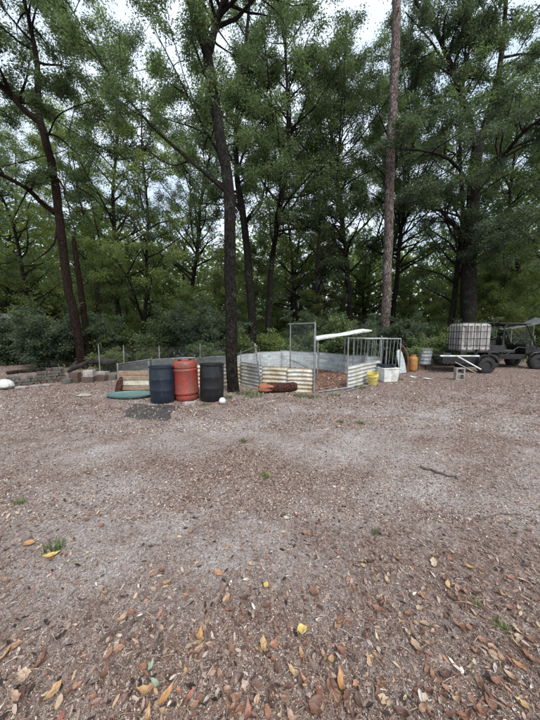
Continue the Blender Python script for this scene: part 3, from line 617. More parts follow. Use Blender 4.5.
M['cream_plank'] = worn('cream_plank', (0.68, 0.66, 0.58), (0.42, 0.36, 0.25), .7, amount=.5, scale=2.4, scl=(1, 1, 2))
M['stained_plank'] = worn('stained_plank', (0.66, 0.61, 0.48), (0.42, 0.29, 0.12), .7, amount=.75, scale=2.4, scl=(1, 1, 2))
M['brown_plank'] = worn('brown_plank', (0.36, 0.26, 0.18), (0.20, 0.13, 0.09), .8, amount=.5, scale=4, scl=(1, 1, 4))
M['white_paint'] = worn('white_paint', (0.74, 0.76, 0.74), (0.40, 0.40, 0.36), .5, amount=.45, scale=5)
M['concrete'] = worn('concrete', (0.40, 0.37, 0.34), (0.22, 0.20, 0.18), .9, amount=.5, scale=7)
M['brick'] = worn('brick', (0.11, 0.065, 0.052), (0.07, 0.06, 0.05), .9, amount=.5, scale=9)
M['grey_block'] = worn('grey_block', (0.12, 0.11, 0.095), (0.065, 0.065, 0.05), .9, amount=.5, scale=9)
M['rust'] = worn('rust', (0.16, 0.065, 0.035), (0.07, 0.035, 0.025), .85, .1, amount=.5, scale=12)
M['orange_paint'] = worn('orange_paint', (0.42, 0.20, 0.055), (0.25, 0.11, 0.04), .6, amount=.4, scale=8)
M['yellow_plastic'] = worn('yellow_plastic', (0.72, 0.60, 0.16), (0.42, 0.34, 0.12), .5, amount=.35, scale=8)
M['teal_plastic'] = worn('teal_plastic', (0.10, 0.20, 0.20), (0.13, 0.14, 0.12), .5, amount=.4, scale=6)
M['tarp'] = worn('black_tarp', (0.045, 0.045, 0.045), (0.12, 0.10, 0.09), .6, amount=.5, scale=8, bmp=.5)
M['frame_black'] = worn('black_paint', (0.009, 0.009, 0.010), (0.028, 0.026, 0.023), .5, amount=.35, scale=8)
M['rubber'] = worn('rubber', (0.013, 0.013, 0.013), (0.05, 0.042, 0.036), .85, amount=.4, scale=10)
M['tote_plastic'] = worn('tote_plastic', (0.48, 0.465, 0.45), (0.25, 0.22, 0.20), .5, amount=.6, scale=3, scl=(2.2, 2.2, .5), bmp=.1)
M['cage_metal'] = worn('cage_metal', (0.05, 0.048, 0.046), (0.04, 0.03, 0.025), .6, .4, amount=.5, scale=8)
M['grey_tarp'] = worn('grey_tarp', (0.22, 0.235, 0.24), (0.13, 0.14, 0.135), .6, amount=.5, scale=4, bmp=.3)
M['dark_grey'] = worn('dark_grey', (0.026, 0.027, 0.029), (0.012, 0.012, 0.012), .6, amount=.4, scale=9)
M['seat_vinyl'] = worn('seat_vinyl', (0.035, 0.035, 0.037), (0.02, 0.02, 0.02), .5, amount=.4, scale=9)
M['log_bark'] = barkmat('log_bark', (0.05, 0.022, 0.018), (0.13, 0.06, 0.045), (0.11, 0.07, 0.055), amt=.2)
M['cut_wood'] = worn('cut_wood', (0.40, 0.15, 0.075), (0.18, 0.065, 0.04), .8, amount=.6, scale=14, bmp=.8)
M['charred'] = worn('charred_wood', (0.020, 0.017, 0.015), (0.05, 0.04, 0.032), .9, amount=.4, scale=9, bmp=.8)
m, t, b = mat_new('clear_shield'); b.inputs['Base Color'].default_value = (.75, .8, .8, 1); b.inputs['Roughness'].default_value = .15; b.inputs['Alpha'].default_value = .10; M['shield'] = m

# ================================================================ DRUMS
def drum(px, py, kind, mat, label, h=.88, r=.285, rz=0, tilt=(0, 0)):
    g_ = G(px, py); e = empty('plastic_drum', (g_.x, g_.y + r, gz(g_.x, g_.y + r)), label=label, cat='drum', rot=(tilt[0], tilt[1], rz))
    if kind == 'open':
        pr = [(.05, 0), (r * .93, 0), (r * .97, .02), (r * .985, h * .2), (r * 1.0, h * .33), (r * 1.010, h * .345), (r * 1.010, h * .365), (r * 1.0, h * .38), (r * 1.0, h * .63), (r * 1.010, h * .645), (r * 1.010, h * .665), (r, h * .68), (r * .97, h * .93), (r * .95, h * .97)]
        MB().lathe(pr, 40).build('body', M[mat], e, smooth=True)
        MB().lathe([(r * .93, h * .955), (r * 1.01, h * .955), (r * 1.035, h * .965), (r * 1.035, h * .995), (r * 1.01, h), (r * .9, h * .985), (r * .86, h * .97), (.02, h * .975)], 40).build('lid', M[mat], e, smooth=True)
        mb = MB(); mb.lathe([(.045, h * .975), (.045, h * 1.0), (.03, h * 1.01), (.001, h * 1.01)], 16, (r * .55, 0, 0)); mb.build('bung', M[mat], e, smooth=True)
    else:
        pr = [(.05, 0), (r * .84, 0), (r * .93, .03), (r * .955, .09), (r * .93, .12), (r * .93, .135), (r * 1.0, .15), (r * 1.03, .17), (r * 1.02, .20), (r * .985, .22), (r * .985, h * .5), (r * .985, h * .72), (r * 1.02, h * .745), (r * 1.03, h * .77), (r * 1.0, h * .79), (r * .95, h * .80), (r * .95, h * .815), (r * .99, h * .83), (r * .985, h * .89), (r * .93, h * .95), (r * .84, h * .985), (r * .72, h), (r * .68, h * .985), (.02, h * .985)]
        MB().lathe(pr, 40).build('body', M[mat], e, smooth=True)
        for q in (-1, 1): MB().lathe([(.04, h * .98), (.04, h * 1.01), (.028, h * 1.02), (.001, h * 1.02)], 16, (q * r * .42, 0, 0)).build('bung', M['black_plastic'], e, smooth=True)
    return e
drum(158.3, 403.5, 'open', 'blue_plastic', 'dark navy blue plastic drum, leftmost of the three', .80, .27)
drum(183.5, 401.5, 'closed', 'red_plastic', 'rusty red plastic drum with rounded top between two dark drums', .91, .275, .4, (0, -.035))
drum(209.3, 402.0, 'open', 'black_plastic', 'black plastic drum beside the big forked trunk', .83, .27, .6, (0, .02))
g_ = G(190, 404); mb = MB(); mb.box((0, 0, .035), (.22, .09, .07), (0, 0, .1)); mb.jitter(.006)
o = mb.build('paving_brick', M['concrete'], bevel=.008); o.location = (g_.x, g_.y, gz(g_.x, g_.y)); tag(o, 'pale weathered brick lying against the foot of the red drum', 'brick')
# white ball
g_ = G(222, 404); o = MB().lathe([(.003, 0), (.03, .004), (.055, .02), (.07, .05), (.073, .075), (.066, .105), (.045, .132), (.02, .144), (.003, .146)], 24).build('ball', M['white_paint'], smooth=True)
o.location = (g_.x, g_.y + .05, gz(g_.x, g_.y)); tag(o, 'small white ball on the ground in front of the black drum', 'ball')
# crumpled tarp on the ground
def sheet(name, fn, nu, nv, mat, parent=None, thick=.004, origin=(0, 0, 0)):
    vs = [fn(i / nu, j / nv) for j in range(nv + 1) for i in range(nu + 1)]; k = nu + 1
    fs = [(j * k + i, j * k + i + 1, (j + 1) * k + i + 1, (j + 1) * k + i) for j in range(nv) for i in range(nu)]
    mb = MB(origin); mb.add(vs, fs); o = mb.build(name, M[mat], parent, smooth=True)
    s = o.modifiers.new('thick', 'SOLIDIFY'); s.thickness = thick; return o
c4 = [G(122, 416), G(166, 419), G(180, 405), G(132, 404)]
def tf(u, v):
    p = c4[0].lerp(c4[1], u).lerp(c4[3].lerp(c4[2], u), v); x, y = p.x + .04 * math.sin(v * 9), p.y + .05 * math.sin(u * 11)
    return Vector((x, y, gz(x, y) + .004 + .014 * max(0, math.sin(u * 13 + 3 * math.sin(v * 7))) * (.4 + .6 * math.sin(v * 3.1)) + random.uniform(0, .004)))
tag(sheet('ground_tarp', tf, 26, 16, 'tarp'), 'crumpled black plastic sheet on the ground before the dark blue drum', 'tarpaulin')
# teal tray
g_ = G(131, 396.5); e = empty('plastic_tray', (g_.x, g_.y, gz(g_.x, g_.y) + .035), .05, 'flat teal plastic tray on the ground left of the drums', 'tray')
MB().lathe([(.005, .006), (.1, .006), (.47, .008), (.50, .015), (.515, .038), (.55, .042), (.55, .034), (.535, .030), (.52, .0), (.1, .001)], 32, m=Matrix.Diagonal((1, .62, 1)), cap=True).build('tray_body', M['teal_plastic'], e, smooth=True)
# rotten stump
g_ = G(119, 393); o = MB().tube([(0, 0, -.02), (.0, 0, .12), (.03, .02, .26), (.05, .03, .40)], [.11, .08, .07, .03], 9).jitter(.014).build('stump', M['log_bark'], smooth=True)
o.location = (g_.x, g_.y, 0); tag(o, 'small reddish rotten stump at the left end of the pen behind the teal tray', 'stump')

# ================================================================ PEN
pc = G(300, 383); pen = empty('animal_pen', (pc.x, pc.y, 0), label='round pen of pale stained corrugated metal sheets with dead leaves inside', cat='pen'); PO = pen.location
WH = .70
def gp(px, py): return G(px, py)
def gd(px, d): p = P(px, 372, d); p.z = 0; return p
def planked(a, b, n, mats, h=WH, ha=None):
    """planks stacked between two posts, each its own piece"""
    d_ = (b - a); ln = d_.length; an = math.atan2(d_.y, d_.x)
    for k in range(n):
        ph = h / n; mb = MB(PO); mid = (a + b) / 2; z = gz(mid.x, mid.y) + .02 + ph * (k + .5)
        sag = random.uniform(-.012, .012)
        mb.box((mid.x, mid.y + random.uniform(-.006, .006), z), (ln - .03, .022, ph - .016), (random.uniform(-.08, .08), sag, an))
        mb.build('plank', M[mats[k % len(mats)]], pen, bevel=.003)
def curved(pts, name='wall_sheet', mat='pale_sheet', h=WH, seg=12, lean=0.0):
    """bent ribbed sheet between ground points"""
    for i in range(len(pts) - 1):
        a, b_ = pts[i], pts[i + 1]; nr = 22
        mid = (a + b_) / 2; nrm = Vector(((b_ - a).y, -(b_ - a).x, 0)).normalized()
        if (mid - Vector((-.5, 8.3, 0))).dot(nrm) < 0: nrm = -nrm
        bow = (b_ - a).length * .08
        def fn(u, v):
            p = a.lerp(b_, u) + nrm * (bow * 4 * u * (1 - u)); rib = .008 * (1 if (v * 6) % 1 > .8 else 0)
            return Vector((p.x, p.y, gz(p.x, p.y) - .02 + v * (h + .02) + .012 * math.sin(u * 5 + i))) + nrm * (rib + .02 * v * math.sin(u * 3.1))
        sheet(name, fn, seg, nr, 'old_sheet' if (a.x + b_.x) / 2 < -1.2 else mat, pen, .003, PO)
        mb = MB(PO); mb.tube([fn(u / 8, 1) + Vector((0, 0, .006)) for u in range(9)], .014, 8); mb.build('top_rail', M['galv'], pen, smooth=True)
def post(p, z, r=.02, mat='galv', lean=Vector((0, 0, 0)), name='post'):
    MB(PO).tube([Vector((p.x, p.y, -.05)), Vector((p.x, p.y, z)) + lean], r, 8).build(name, M[mat], pen, smooth=True)
A, B_, C_, D_, E_ = gp(119, 392), gp(150, 391.5), gd(241, 8.0), gp(262, 389.5), gp(313, 392)
Bm = gd(196, 7.35)
F_, G_ = gp(347, 388), gp(380, 379)
planked(A, B_, 4, ['brown_plank', 'cream_plank', 'brown_plank', 'brown_plank'], .52)
def corrugated(a, b, mat, h, waves, bow=.05, amp=.016, tilt=0.0):
    nrm = Vector(((b - a).y, -(b - a).x, 0)).normalized()
    def fn(u, v):
        p = a.lerp(b, u) + nrm * (bow * 4 * u * (1 - u) + amp * math.sin(v * waves * 6.283) + .01 * math.sin(u * 7 + v * 3) + tilt * v)
        return Vector((p.x, p.y, gz(p.x, p.y) - .015 + v * h + .012 * math.sin(u * 4.3 + h * 9) * v))
    sheet('wall_sheet', fn, 14, waves * 8, mat, pen, .002, PO)
corrugated(B_, Bm, 'stained_sheet', .62, 6); corrugated(Bm, C_, 'stained_sheet', .66, 6)
corrugated(C_, D_, 'white_sheet', WH, 7, .06); corrugated(D_, D_.lerp(E_, .52) + V3((0, -.05, 0)), 'stained_sheet', .66, 6, .02, tilt=-.02); corrugated(D_.lerp(E_, .50) + V3((0, -.07, 0)), E_, 'stained_sheet', .63, 6, .02, tilt=.015)
corrugated(F_, G_, 'white_sheet', .63, 6, .08)
bw = [G_, gd(366, 9.2), gd(344, 9.9), gd(317, 11.3), gd(281, 11.9), gd(255, 10.9), gd(236, 9.9), gd(195, 8.7), gd(152, 7.9), A]
curved(bw)
for p, z in ((A, .75), (B_, .8), (Bm, .8), (F_, 1.40), (G_, 1.43)): post(p, z)
for p in bw[1:-1]: post(p + Vector((0, .03, 0)), .82, .012)
post(D_, 1.24, .024, lean=Vector((-.19, .03, 0))); post(D_ + Vector((.08, .0, 0)), .9, .014, lean=Vector((-.14, .03, 0)), name='brace')
post(C_, 1.0, .014)
MB(PO).tube([P(257, 346, 7.1), P(238, 354, 7.9)], .016, 8).build('gate_rail', M['galv'], pen, smooth=True)
# red brown leaves on the pen floor
_poly = [(p.x, p.y) for p in (A, B_, Bm, C_, D_, E_, F_, G_)] + [(p.x, p.y) for p in bw[1:-1]]
_n = 16000; _x = rng.uniform(-3.2, 3.8, _n); _y = rng.uniform(6.6, 12, _n); ins = np.zeros(_n, bool)
for i in range(len(_poly)):
    (xa, ya), (xb, yb) = _poly[i], _poly[(i + 1) % len(_poly)]
    ins ^= ((ya > _y) != (yb > _y)) & (_x < (xb - xa) * (_y - ya) / (yb - ya + 1e-9) + xa)
_x, _y = _x[ins], _y[ins]; _n = len(_x); _l = rng.uniform(.03, .085, _n)[:, None]; _d = rng.normal(0, 1, (_n, 3)) * [1, 1, .25]; _d /= np.linalg.norm(_d, axis=1)[:, None]
_s = np.cross(_d, rng.normal(0, .3, (_n, 3)) + [0, 0, 1]); _s /= np.linalg.norm(_s, axis=1)[:, None]
_c = np.stack([_x, _y, hgt(_x, _y) + .012 + .035 * rng.random(_n)], -1)
_v = np.stack([_c - _d * _l / 2, _c + _s * _l * .25, _c + _d * _l / 2, _c - _s * _l * .25], 1).reshape(-1, 3)
M['pen_leaf'] = leafmat('pen_leaf', [(0, (.07, .035, .025)), (.35, (.24, .10, .06)), (.7, (.36, .15, .085)), (.9, (.42, .25, .15)), (1, (.5, .38, .28))], 0, 0, .75)
tag(link('dead_leaves', npmesh('dead_leaves', _v, np.arange(4 * _n).reshape(-1, 4), rng.random(_n)), M['pen_leaf']), 'red brown dead leaves covering the floor of the pen', 'dead leaves', kind='stuff')
# threshold rail across the opening and second loose rail
q0, q1 = G(318, 393), G(352, 388.5); MB(PO).tube([q0 + V3((0, 0, .03)), q1 + V3((0, 0, .04))], .022, 8).build('threshold_rail', M['galv'], pen, smooth=True)
q0, q1 = G(346, 392), G(376, 385); o = MB().tube([q0 + V3((0, 0, .03)), q1 + V3((0, 0, .05))], .014, 8).build('metal_pipe', M['galv'], smooth=True); tag(o, 'thin metal pipe lying in the leaves before the right end of the pen', 'pipe')
def wiremesh(a, b, z0, z1, step, r, name, parent, origin, slant=True):
    """woven wire between two uprights"""
    mb = MB(origin); d_ = b - a; ln = d_.length; u = d_ / ln; H = z1 - z0; n = int((ln + H) / step)
    def clip(s0, sgn):
        lo, hi = max(0, (0 - s0) * sgn if sgn > 0 else (s0 - ln)), min(H, (ln - s0) if sgn > 0 else s0)
        return (lo, hi) if hi - lo > .03 else None
    for k in range(-int(H / step), n + int(H / step)):
        for sgn in (1, -1):
            s0 = k * step; c = clip(s0, sgn)
            if not c: continue
            p = a + u * (s0 + sgn * c[0]) + Vector((0, 0, z0 + c[0])); q = a + u * (s0 + sgn * c[1]) + Vector((0, 0, z0 + c[1]))
            mb.tube([p, q], r, 3, cap=False)
    o = mb.build(name, M['galv'], parent); tag(o, kind='stuff'); return o
wiremesh(C_, D_ + V3((-.14, 0, 0)), .1, .92, .075, .0018, 'wire_mesh', pen, PO)
wiremesh(D_, E_, .5, .72, .075, .0015, 'wire_mesh', pen, PO)
# chain link fence behind the drums (above the wall)
fo = gd(170, 9.2); fence = empty('wire_fence', (fo.x, fo.y, 0), label='sagging chain link fence running behind the three drums', cat='fence')
fp = [gd(100, 8.6), gd(124, 8.7), gd(160, 9.0), gd(200, 9.4), gd(236, 10.2)]
for i, p in enumerate(fp): MB(fence.location).tube([Vector((p.x, p.y, -.05)), Vector((p.x + .03 * (i % 2), p.y, 1.15 - .03 * (i % 3)))], .016, 7).build('post', M['galv'], fence, smooth=True)
for i in range(4): wiremesh(fp[i], fp[i + 1], .08, 1.05, .085, .0011, 'wire_mesh', fence, fence.location)
# standing gate
ga, gb = gp(314, 392.5), P(290, 385, 7.55); gb.z = 0
gt = empty('wire_gate', ga, label='tall narrow chain link gate standing at the pen opening', cat='gate'); GO = gt.location
H = 1.76
MB(GO).tube([ga + V3((0, 0, -.03)), ga + V3((0, 0, H))], .024, 8).build('post', M['galv'], gt, smooth=True)
MB(GO).tube([gb + V3((0, 0, .1)), gb + V3((0, 0, H))], .018, 8).build('post', M['galv'], gt, smooth=True)
MB(GO).tube([ga + V3((0, 0, H)), gb + V3((0, 0, H)) + (gb - ga) * .08], .019, 8).build('top_bar', M['galv'], gt, smooth=True)
MB(GO).tube([ga + V3((0, 0, .55)), gb + V3((0, 0, .78))], .016, 8).build('brace', M['galv'], gt, smooth=True)
MB(GO).tube([ga + V3((0, 0, .14)), gb + V3((0, 0, .14))], .016, 8).build('bottom_bar', M['galv'], gt, smooth=True)
wiremesh(ga, gb, .15, H, .065, .0016, 'wire_mesh', gt, GO)
mb = MB(GO); mb.box(ga + V3((0, 0, 1.0)), (.07, .06, .05)); mb.build('latch', M['galv'], gt, bevel=.004)
# log
g0, g1 = G(262, 394), G(297, 393); g0.y += .13; g1.y += .2; lr = .125
e = empty('log', ((g0 + g1) / 2), label='short dark log with bright orange broken end before the pen', cat='log'); LO = e.location
pts = [g0.lerp(g1, i / 8) + V3((0, 0, lr + .01 * math.sin(i))) for i in range(9)]
MB(LO).tube(pts, [lr * .85, lr, lr * .97, lr, lr * 1.02, lr, lr * .96, lr * 1.0, lr * .9], 14).jitter(.006).build('bark', M['log_bark'], e, smooth=True)
ax = (g0 - g1).normalized(); mb = MB(LO); mb.tube([pts[0] - ax * .3 + V3((0, -.012, .006)), pts[0] - ax * .1 + V3((0, -.01, .003)), pts[0] + ax * .05, pts[0] + ax * .10], [lr * .80, lr * 1.0, lr * .92, lr * .55], 14).jitter(.012).build('broken_wood', M['cut_wood'], e, smooth=True)

# ---------------------------------------------------------------- sheet roof + barred rack
rk = P(376, 360, 9.3); rk.z = 0; rack = empty('barred_rack', rk, label='grey barred metal kennel frame standing at the right end of the pen', cat='kennel'); RO = rack.location
x0, x1 = P(353, 350, 9.3).x, P(399, 350, 9.5).x; yF, yB = 9.25, 10.35; ht = 1.32
for (x, y_) in ((x0, yF), (x1, yF + .15), (x0, yB), (x1, yB + .15)): MB(RO).tube([(x, y_, -.04), (x, y_, ht)], .02, 8).build('post', M['galv'], rack, smooth=True)
for y_ in (yF, yB): 
    MB(RO).tube([(x0, y_, ht), (x1, y_ + .15, ht)], .02, 8).build('rail', M['galv'], rack, smooth=True)
    MB(RO).tube([(x0, y_, .16), (x1, y_ + .15, .16)], .018, 8).build('rail', M['galv'], rack, smooth=True)
for x, d_ in ((x0, 0), (x1, .15)): MB(RO).tube([(x, yF + d_, ht), (x, yB + d_, ht)], .018, 8).build('rail', M['galv'], rack, smooth=True)
nb = 13
for k in range(1, nb):
    s = k / nb; x = x0 + (x1 - x0) * s
    o = MB(RO).tube([(x - .03, yF + .15 * s, .16), (x + .03, yF + .15 * s, ht)], .009, 6).build('bar', M['galv'], rack, smooth=True)
    if k % 2: MB(RO).tube([(x, yB + .15 * s, .16), (x, yB + .15 * s, ht)], .009, 6).build('bar', M['galv'], rack, smooth=True)
# roof sheet
ra, rb_ = P(316, 339.5, 8.6), P(372, 330.5, 9.0)
def rf(u, v):
    p = ra.lerp(rb_, u); return Vector((p.x + .1 * v, p.y + v * 1.15, p.z + .06 * v + .012 * math.sin(v * 60) + .015 * math.sin(u * 9)))
e = empty('sheet_roof', (ra + rb_) / 2, label='tilted white corrugated roofing sheet resting on the barred frame', cat='roof sheet')
sheet('corrugated_sheet', rf, 20, 70, 'white_paint', e, .004, e.location)
MB(e.location).tube([rf(0, .03) - V3((0, 0, .03)), rf(1, .03) - V3((0, 0, .03))], .022, 6).build('edge_batten', M['white_paint'], e)
for u_, v_ in ((.04, .1), (.04, .9)):
    p = rf(u_, v_); MB(e.location).tube([(p.x, p.y, 0), (p.x, p.y, p.z - .05)], .018, 7).build('support_post', M['galv'], e, smooth=True)

# ---------------------------------------------------------------- bits right of the pen
# white bin
g_ = G(389, 383); e = empty('storage_box', (g_.x + .02, g_.y + .25, gz(g_.x, g_.y)), .22, 'white plastic box heaped with dark cloth right of the pen', 'box')
def taper(mb, w0, d0, w1, d1, z0, z1): mb.hexa([(-w0, -d0, z0), (w0, -d0, z0), (w0, d0, z0), (-w0, d0, z0), (-w1, -d1, z1), (w1, -d1, z1), (w1, d1, z1), (-w1, d1, z1)]); return mb
taper(MB(), .24, .23, .275, .27, 0, .40).build('box_body', M['white_paint'], e, bevel=.02)
taper(MB(), .29, .285, .29, .285, .40, .43).build('rim', M['white_paint'], e, bevel=.008)
mb = MB(); mb.box((-.05, .0, .47), (.42, .36, .08), (.1, .12, .2)); mb.build('cloth', M['blue_plastic'], e, bevel=.03, seg=3); mb = MB(); mb.box((.1, -.1, .50), (.22, .2, .05), (-.2, .2, .6)); mb.build('rag', M['dark_grey'], e, bevel=.02)
# yellow bucket
g_ = G(374, 386); e = empty('bucket', (g_.x, g_.y + .12, gz(g_.x, g_.y)), .4, 'dirty yellow bucket tipped against the right end of the pen', 'bucket', rot=(.14, -.16, .4))
MB().lathe([(.02, .0), (.125, 0), (.13, .01), (.15, .27), (.165, .272), (.165, .30), (.15, .302), (.15, .34), (.158, .345), (.158, .355), (.142, .355), (.135, .12), (.02, .12)], 28).build('bucket_body', M['yellow_plastic'], e, smooth=True)
MB().tube([(.16 * math.cos(a), -.02 - .14 * abs(math.sin(a)), .30 - .13 * math.sin(a)) for a in [math.pi * k / 12 for k in range(13)]], .004, 6).build('bail', M['galv'], e, smooth=True)
# leaning grey board and rusty scrap
g_ = G(403, 373); e = empty('leaning_board', (g_.x, g_.y, 0), 0, 'pale grey weathered board leaning beside the rack', 'board', rot=(-.12, -.14, .2))
mb = MB(); mb.add([(-.14, 0, 0), (.16, 0, 0), (.15, 0, .45), (.1, 0, .80), (-.02, 0, .92), (-.13, 0, .86), (-.14, .03, 0), (.16, .03, 0), (.15, .03, .45), (.1, .03, .80), (-.02, .03, .92), (-.13, .03, .86)], [(0, 1, 2, 3, 4, 5), (11, 10, 9, 8, 7, 6)] + [(i, i + 6, (i + 1) % 6 + 6, (i + 1) % 6) for i in range(6)]); mb.build('board_face', M['pale_sheet'], e, bevel=.004)
g_ = G(407, 372); e = empty('rusty_scrap', (g_.x, g_.y, 0), 0, 'tangle of rusty bent scrap pipe beside the orange cylinder', 'scrap metal')
for k, pp in enumerate((((-.3, .1, 1.1), (-.16, .05, .98), (-.03, 0, .72), (.02, 0, .35), (.03, 0, 0)), ((-.2, .15, .86), (-.02, .1, .80), (.06, .05, .55), (-.02, .0, .2), (0, 0, 0)), ((-.34, .2, .62), (-.12, .15, .4), (.0, .1, .22), (.12, .1, .02)))):
    MB().tube(pp, .035 - .006 * k, 8).build('bent_pipe', M['rust'], e, smooth=True)
# orange cylinder
g_ = G(414.5, 371.5); e = empty('gas_cylinder', (g_.x, g_.y + .15, gz(g_.x, g_.y)), 0, 'faded orange metal cylinder standing left of the grey ribbed tank', 'cylinder')
MB().lathe([(.13, 0), (.145, .0), (.15, .05), (.165, .07), (.17, .10), (.17, .50), (.16, .56), (.12, .60), (.05, .615), (.02, .62)], 28).build('cylinder_body', M['orange_paint'], e, smooth=True)
MB().lathe([(.14, .0), (.155, .0), (.155, .06), (.14, .06)], 24, cap=False).build('foot_ring', M['rust'], e, smooth=True)
MB().lathe([(.09, .59), (.1, .59), (.1, .68), (.09, .68)], 20, cap=False).build('collar', M['orange_paint'], e, smooth=True)
MB().lathe([(.03, .61), (.03, .66), (.02, .67), (.001, .67)], 12).build('valve', M['rust'], e, smooth=True)
# grey ribbed tank
g_ = G(427, 370.5); e = empty('ribbed_tank', (g_.x, g_.y + .32, gz(g_.x, g_.y)), 0, 'blue grey ribbed metal tank between orange cylinder and trailer', 'tank')
pr = [(.02, .22), (.31, .22)]
for k in range(4): z = .24 + k * .15; pr += [(.315, z), (.33, z + .02), (.33, z + .035), (.315, z + .055), (.315, z + .13)]
pr += [(.335, .85), (.335, .87), (.31, .875), (.02, .87)]
MB().lathe(pr, 32).build('tank_body', M['tank_metal'], e, smooth=True)
for k, xx in enumerate((-.16, .16)): mb = MB(); mb.box((xx, -.14, .105), (.28, .12, .21), (0, 0, .05 * k)); mb.build('support_block', M['brick'], e, bevel=.006)
# white fragments
for px, py, s, lab in ((413, 377, .12, 'flat white fragment on the leaves below the orange cylinder'), (428, 379, .13, 'flat white fragment on the leaves below the ribbed tank'), (412, 383, .06, 'tiny white scrap on the leaves right of the white box')):
    g_ = G(px, py); mb = MB(); mb.box((0, 0, .02), (s * 1.9, s, .02), (.1, .1, .4)); mb.jitter(.012); o = mb.build('white_fragment', M['white_paint'], bevel=.003); o.location = (g_.x, g_.y, gz(g_.x, g_.y)); tag(o, lab, 'scrap')

# ================================================================ TRAILER + TOTE
tl = G(470, 373); TZ = .62
trl = empty('utility_trailer', (tl.x - .15, tl.y + .55, gz(tl.x, tl.y)), R(-3), 'low black utility trailer with pale front rail under the white tote', 'trailer')
for y_ in (-.55, .55): mb = MB(); mb.box((0, y_, TZ - .10), (1.7, .07, .10)); mb.build('side_rail', M['frame_black'], trl, bevel=.006)
for x_ in (-.82, 0, .82): mb = MB(); mb.box((x_, 0, TZ - .10), (.07, 1.03, .09)); mb.build('cross_member', M['frame_black'], trl, bevel=.006)
for k in range(7): mb = MB(); mb.box((0, -.48 + k * .16, TZ - .03), (1.72, .145, .034)); mb.build('deck_board', M['dark_grey'], trl, bevel=.004)
mb = MB(); mb.box((-.30, -.62, TZ + .02), (1.42, .06, .055)); mb.build('front_rail', M['white_paint'], trl, bevel=.006)
mb = MB(); mb.box((-.30, -.63, TZ - .16), (1.25, .03, .24)); mb.build('side_panel', M['frame_black'], trl, bevel=.006)
def wheel(parent, c, r, wd, axis='Y', rim='dark_grey'):
    mrot = Matrix.Rotation(R(90), 3, 'X') if axis == 'Y' else Matrix.Rotation(R(90), 3, 'Y')
    h = wd / 2; e_ = None
    ty = MB().lathe([(r * .55, -h), (r * .85, -h * 1.02), (r * .97, -h * .8), (r, -h * .4), (r, h * .4), (r * .97, h * .8), (r * .85, h * 1.02), (r * .55, h), (r * .55, -h)], 28, c, mrot, cap=False)
    for k in range(22):   # tread blocks
        a = k * 6.283 / 22
        for q in (-1, 1):
            v_ = Vector((r * 1.01 * math.cos(a + q * .07), r * 1.01 * math.sin(a + q * .07), q * h * .5)); ty.box(Vector(c) + mrot @ v_, (.05, .05, .045) if True else 0, (0, a if axis == 'Y' else 0, 0))
    t_ = ty.build('wheel', M['rubber'], parent, smooth=True)
    MB().lathe([(.01, -h * .6), (r * .2, -h * .75), (r * .25, -h * .5), (r * .5, -h * .5), (r * .58, -h * .9), (r * .58, h * .9), (r * .5, h * .5), (r * .25, h * .5), (.01, h * .6)], 20, c, mrot).build('rim', M[rim], t_, smooth=True)
for y_ in (-.70, .70): wheel(trl, (.62, y_, .30), .30, .19)
for y_ in (-.70,):
    pts = [(.62 + .38 * math.cos(a), y_, .30 + .38 * math.sin(a)) for a in [math.pi * (.08 + .84 * k / 10) for k in range(11)]]
    mb = MB(); 
    for i in range(10): p, q = Vector(pts[i]), Vector(pts[i + 1]); w_ = Vector((0, .11, 0)); n_ = Vector((0, 0, .012)); mb.hexa([p - w_, q - w_, q + w_, p + w_, p - w_ + n_, q - w_ + n_, q + w_ + n_, p + w_ + n_])
    mb.build('mudguard', M['frame_black'], trl)
# tongue
MB().tube([(-.82, -.3, TZ - .12), (-.95, -.62, TZ - .2), (-.98, -.8, .40)], .035, 6).build('tongue', M['frame_black'], trl)
mb = MB(); mb.box((-.62, -.30, TZ + .06), (.30, .22, .10)); mb.build('tool_box', M['dark_grey'], trl, bevel=.01)
# things leaning on the trailer
for a, b_, r, mt, lab in (((457, 356, 8.7), (481, 369.5, 8.35), .022, 'white_paint', 'pale pipe slanting down across the front of the trailer'), ((455, 362, 8.6), (476, 373, 8.35), .014, 'galv', 'thinner grey rod slanting below the pale pipe on the trailer front')):
    p, q = P(*a), P(*b_); o = MB().tube([p, q], r, 8).build('slanting_pipe', M[mt], smooth=True); tag(o, lab, 'pipe')
# concrete block support
g_ = G(460, 379.5); e = empty('concrete_block', (g_.x, g_.y + .05, gz(g_.x, g_.y)), -.12, 'pale hollow concrete block standing on end before the trailer', 'block')
for xx in (-.115, .115): mb = MB(); mb.box((xx, 0, .2), (.045, .17, .40)); mb.build('block_wall', M['concrete'], e, bevel=.004)
for zz in (.02, .2, .38): mb = MB(); mb.box((0, 0, zz), (.182, .165, .04)); mb.build('web', M['concrete'], e, bevel=.004)
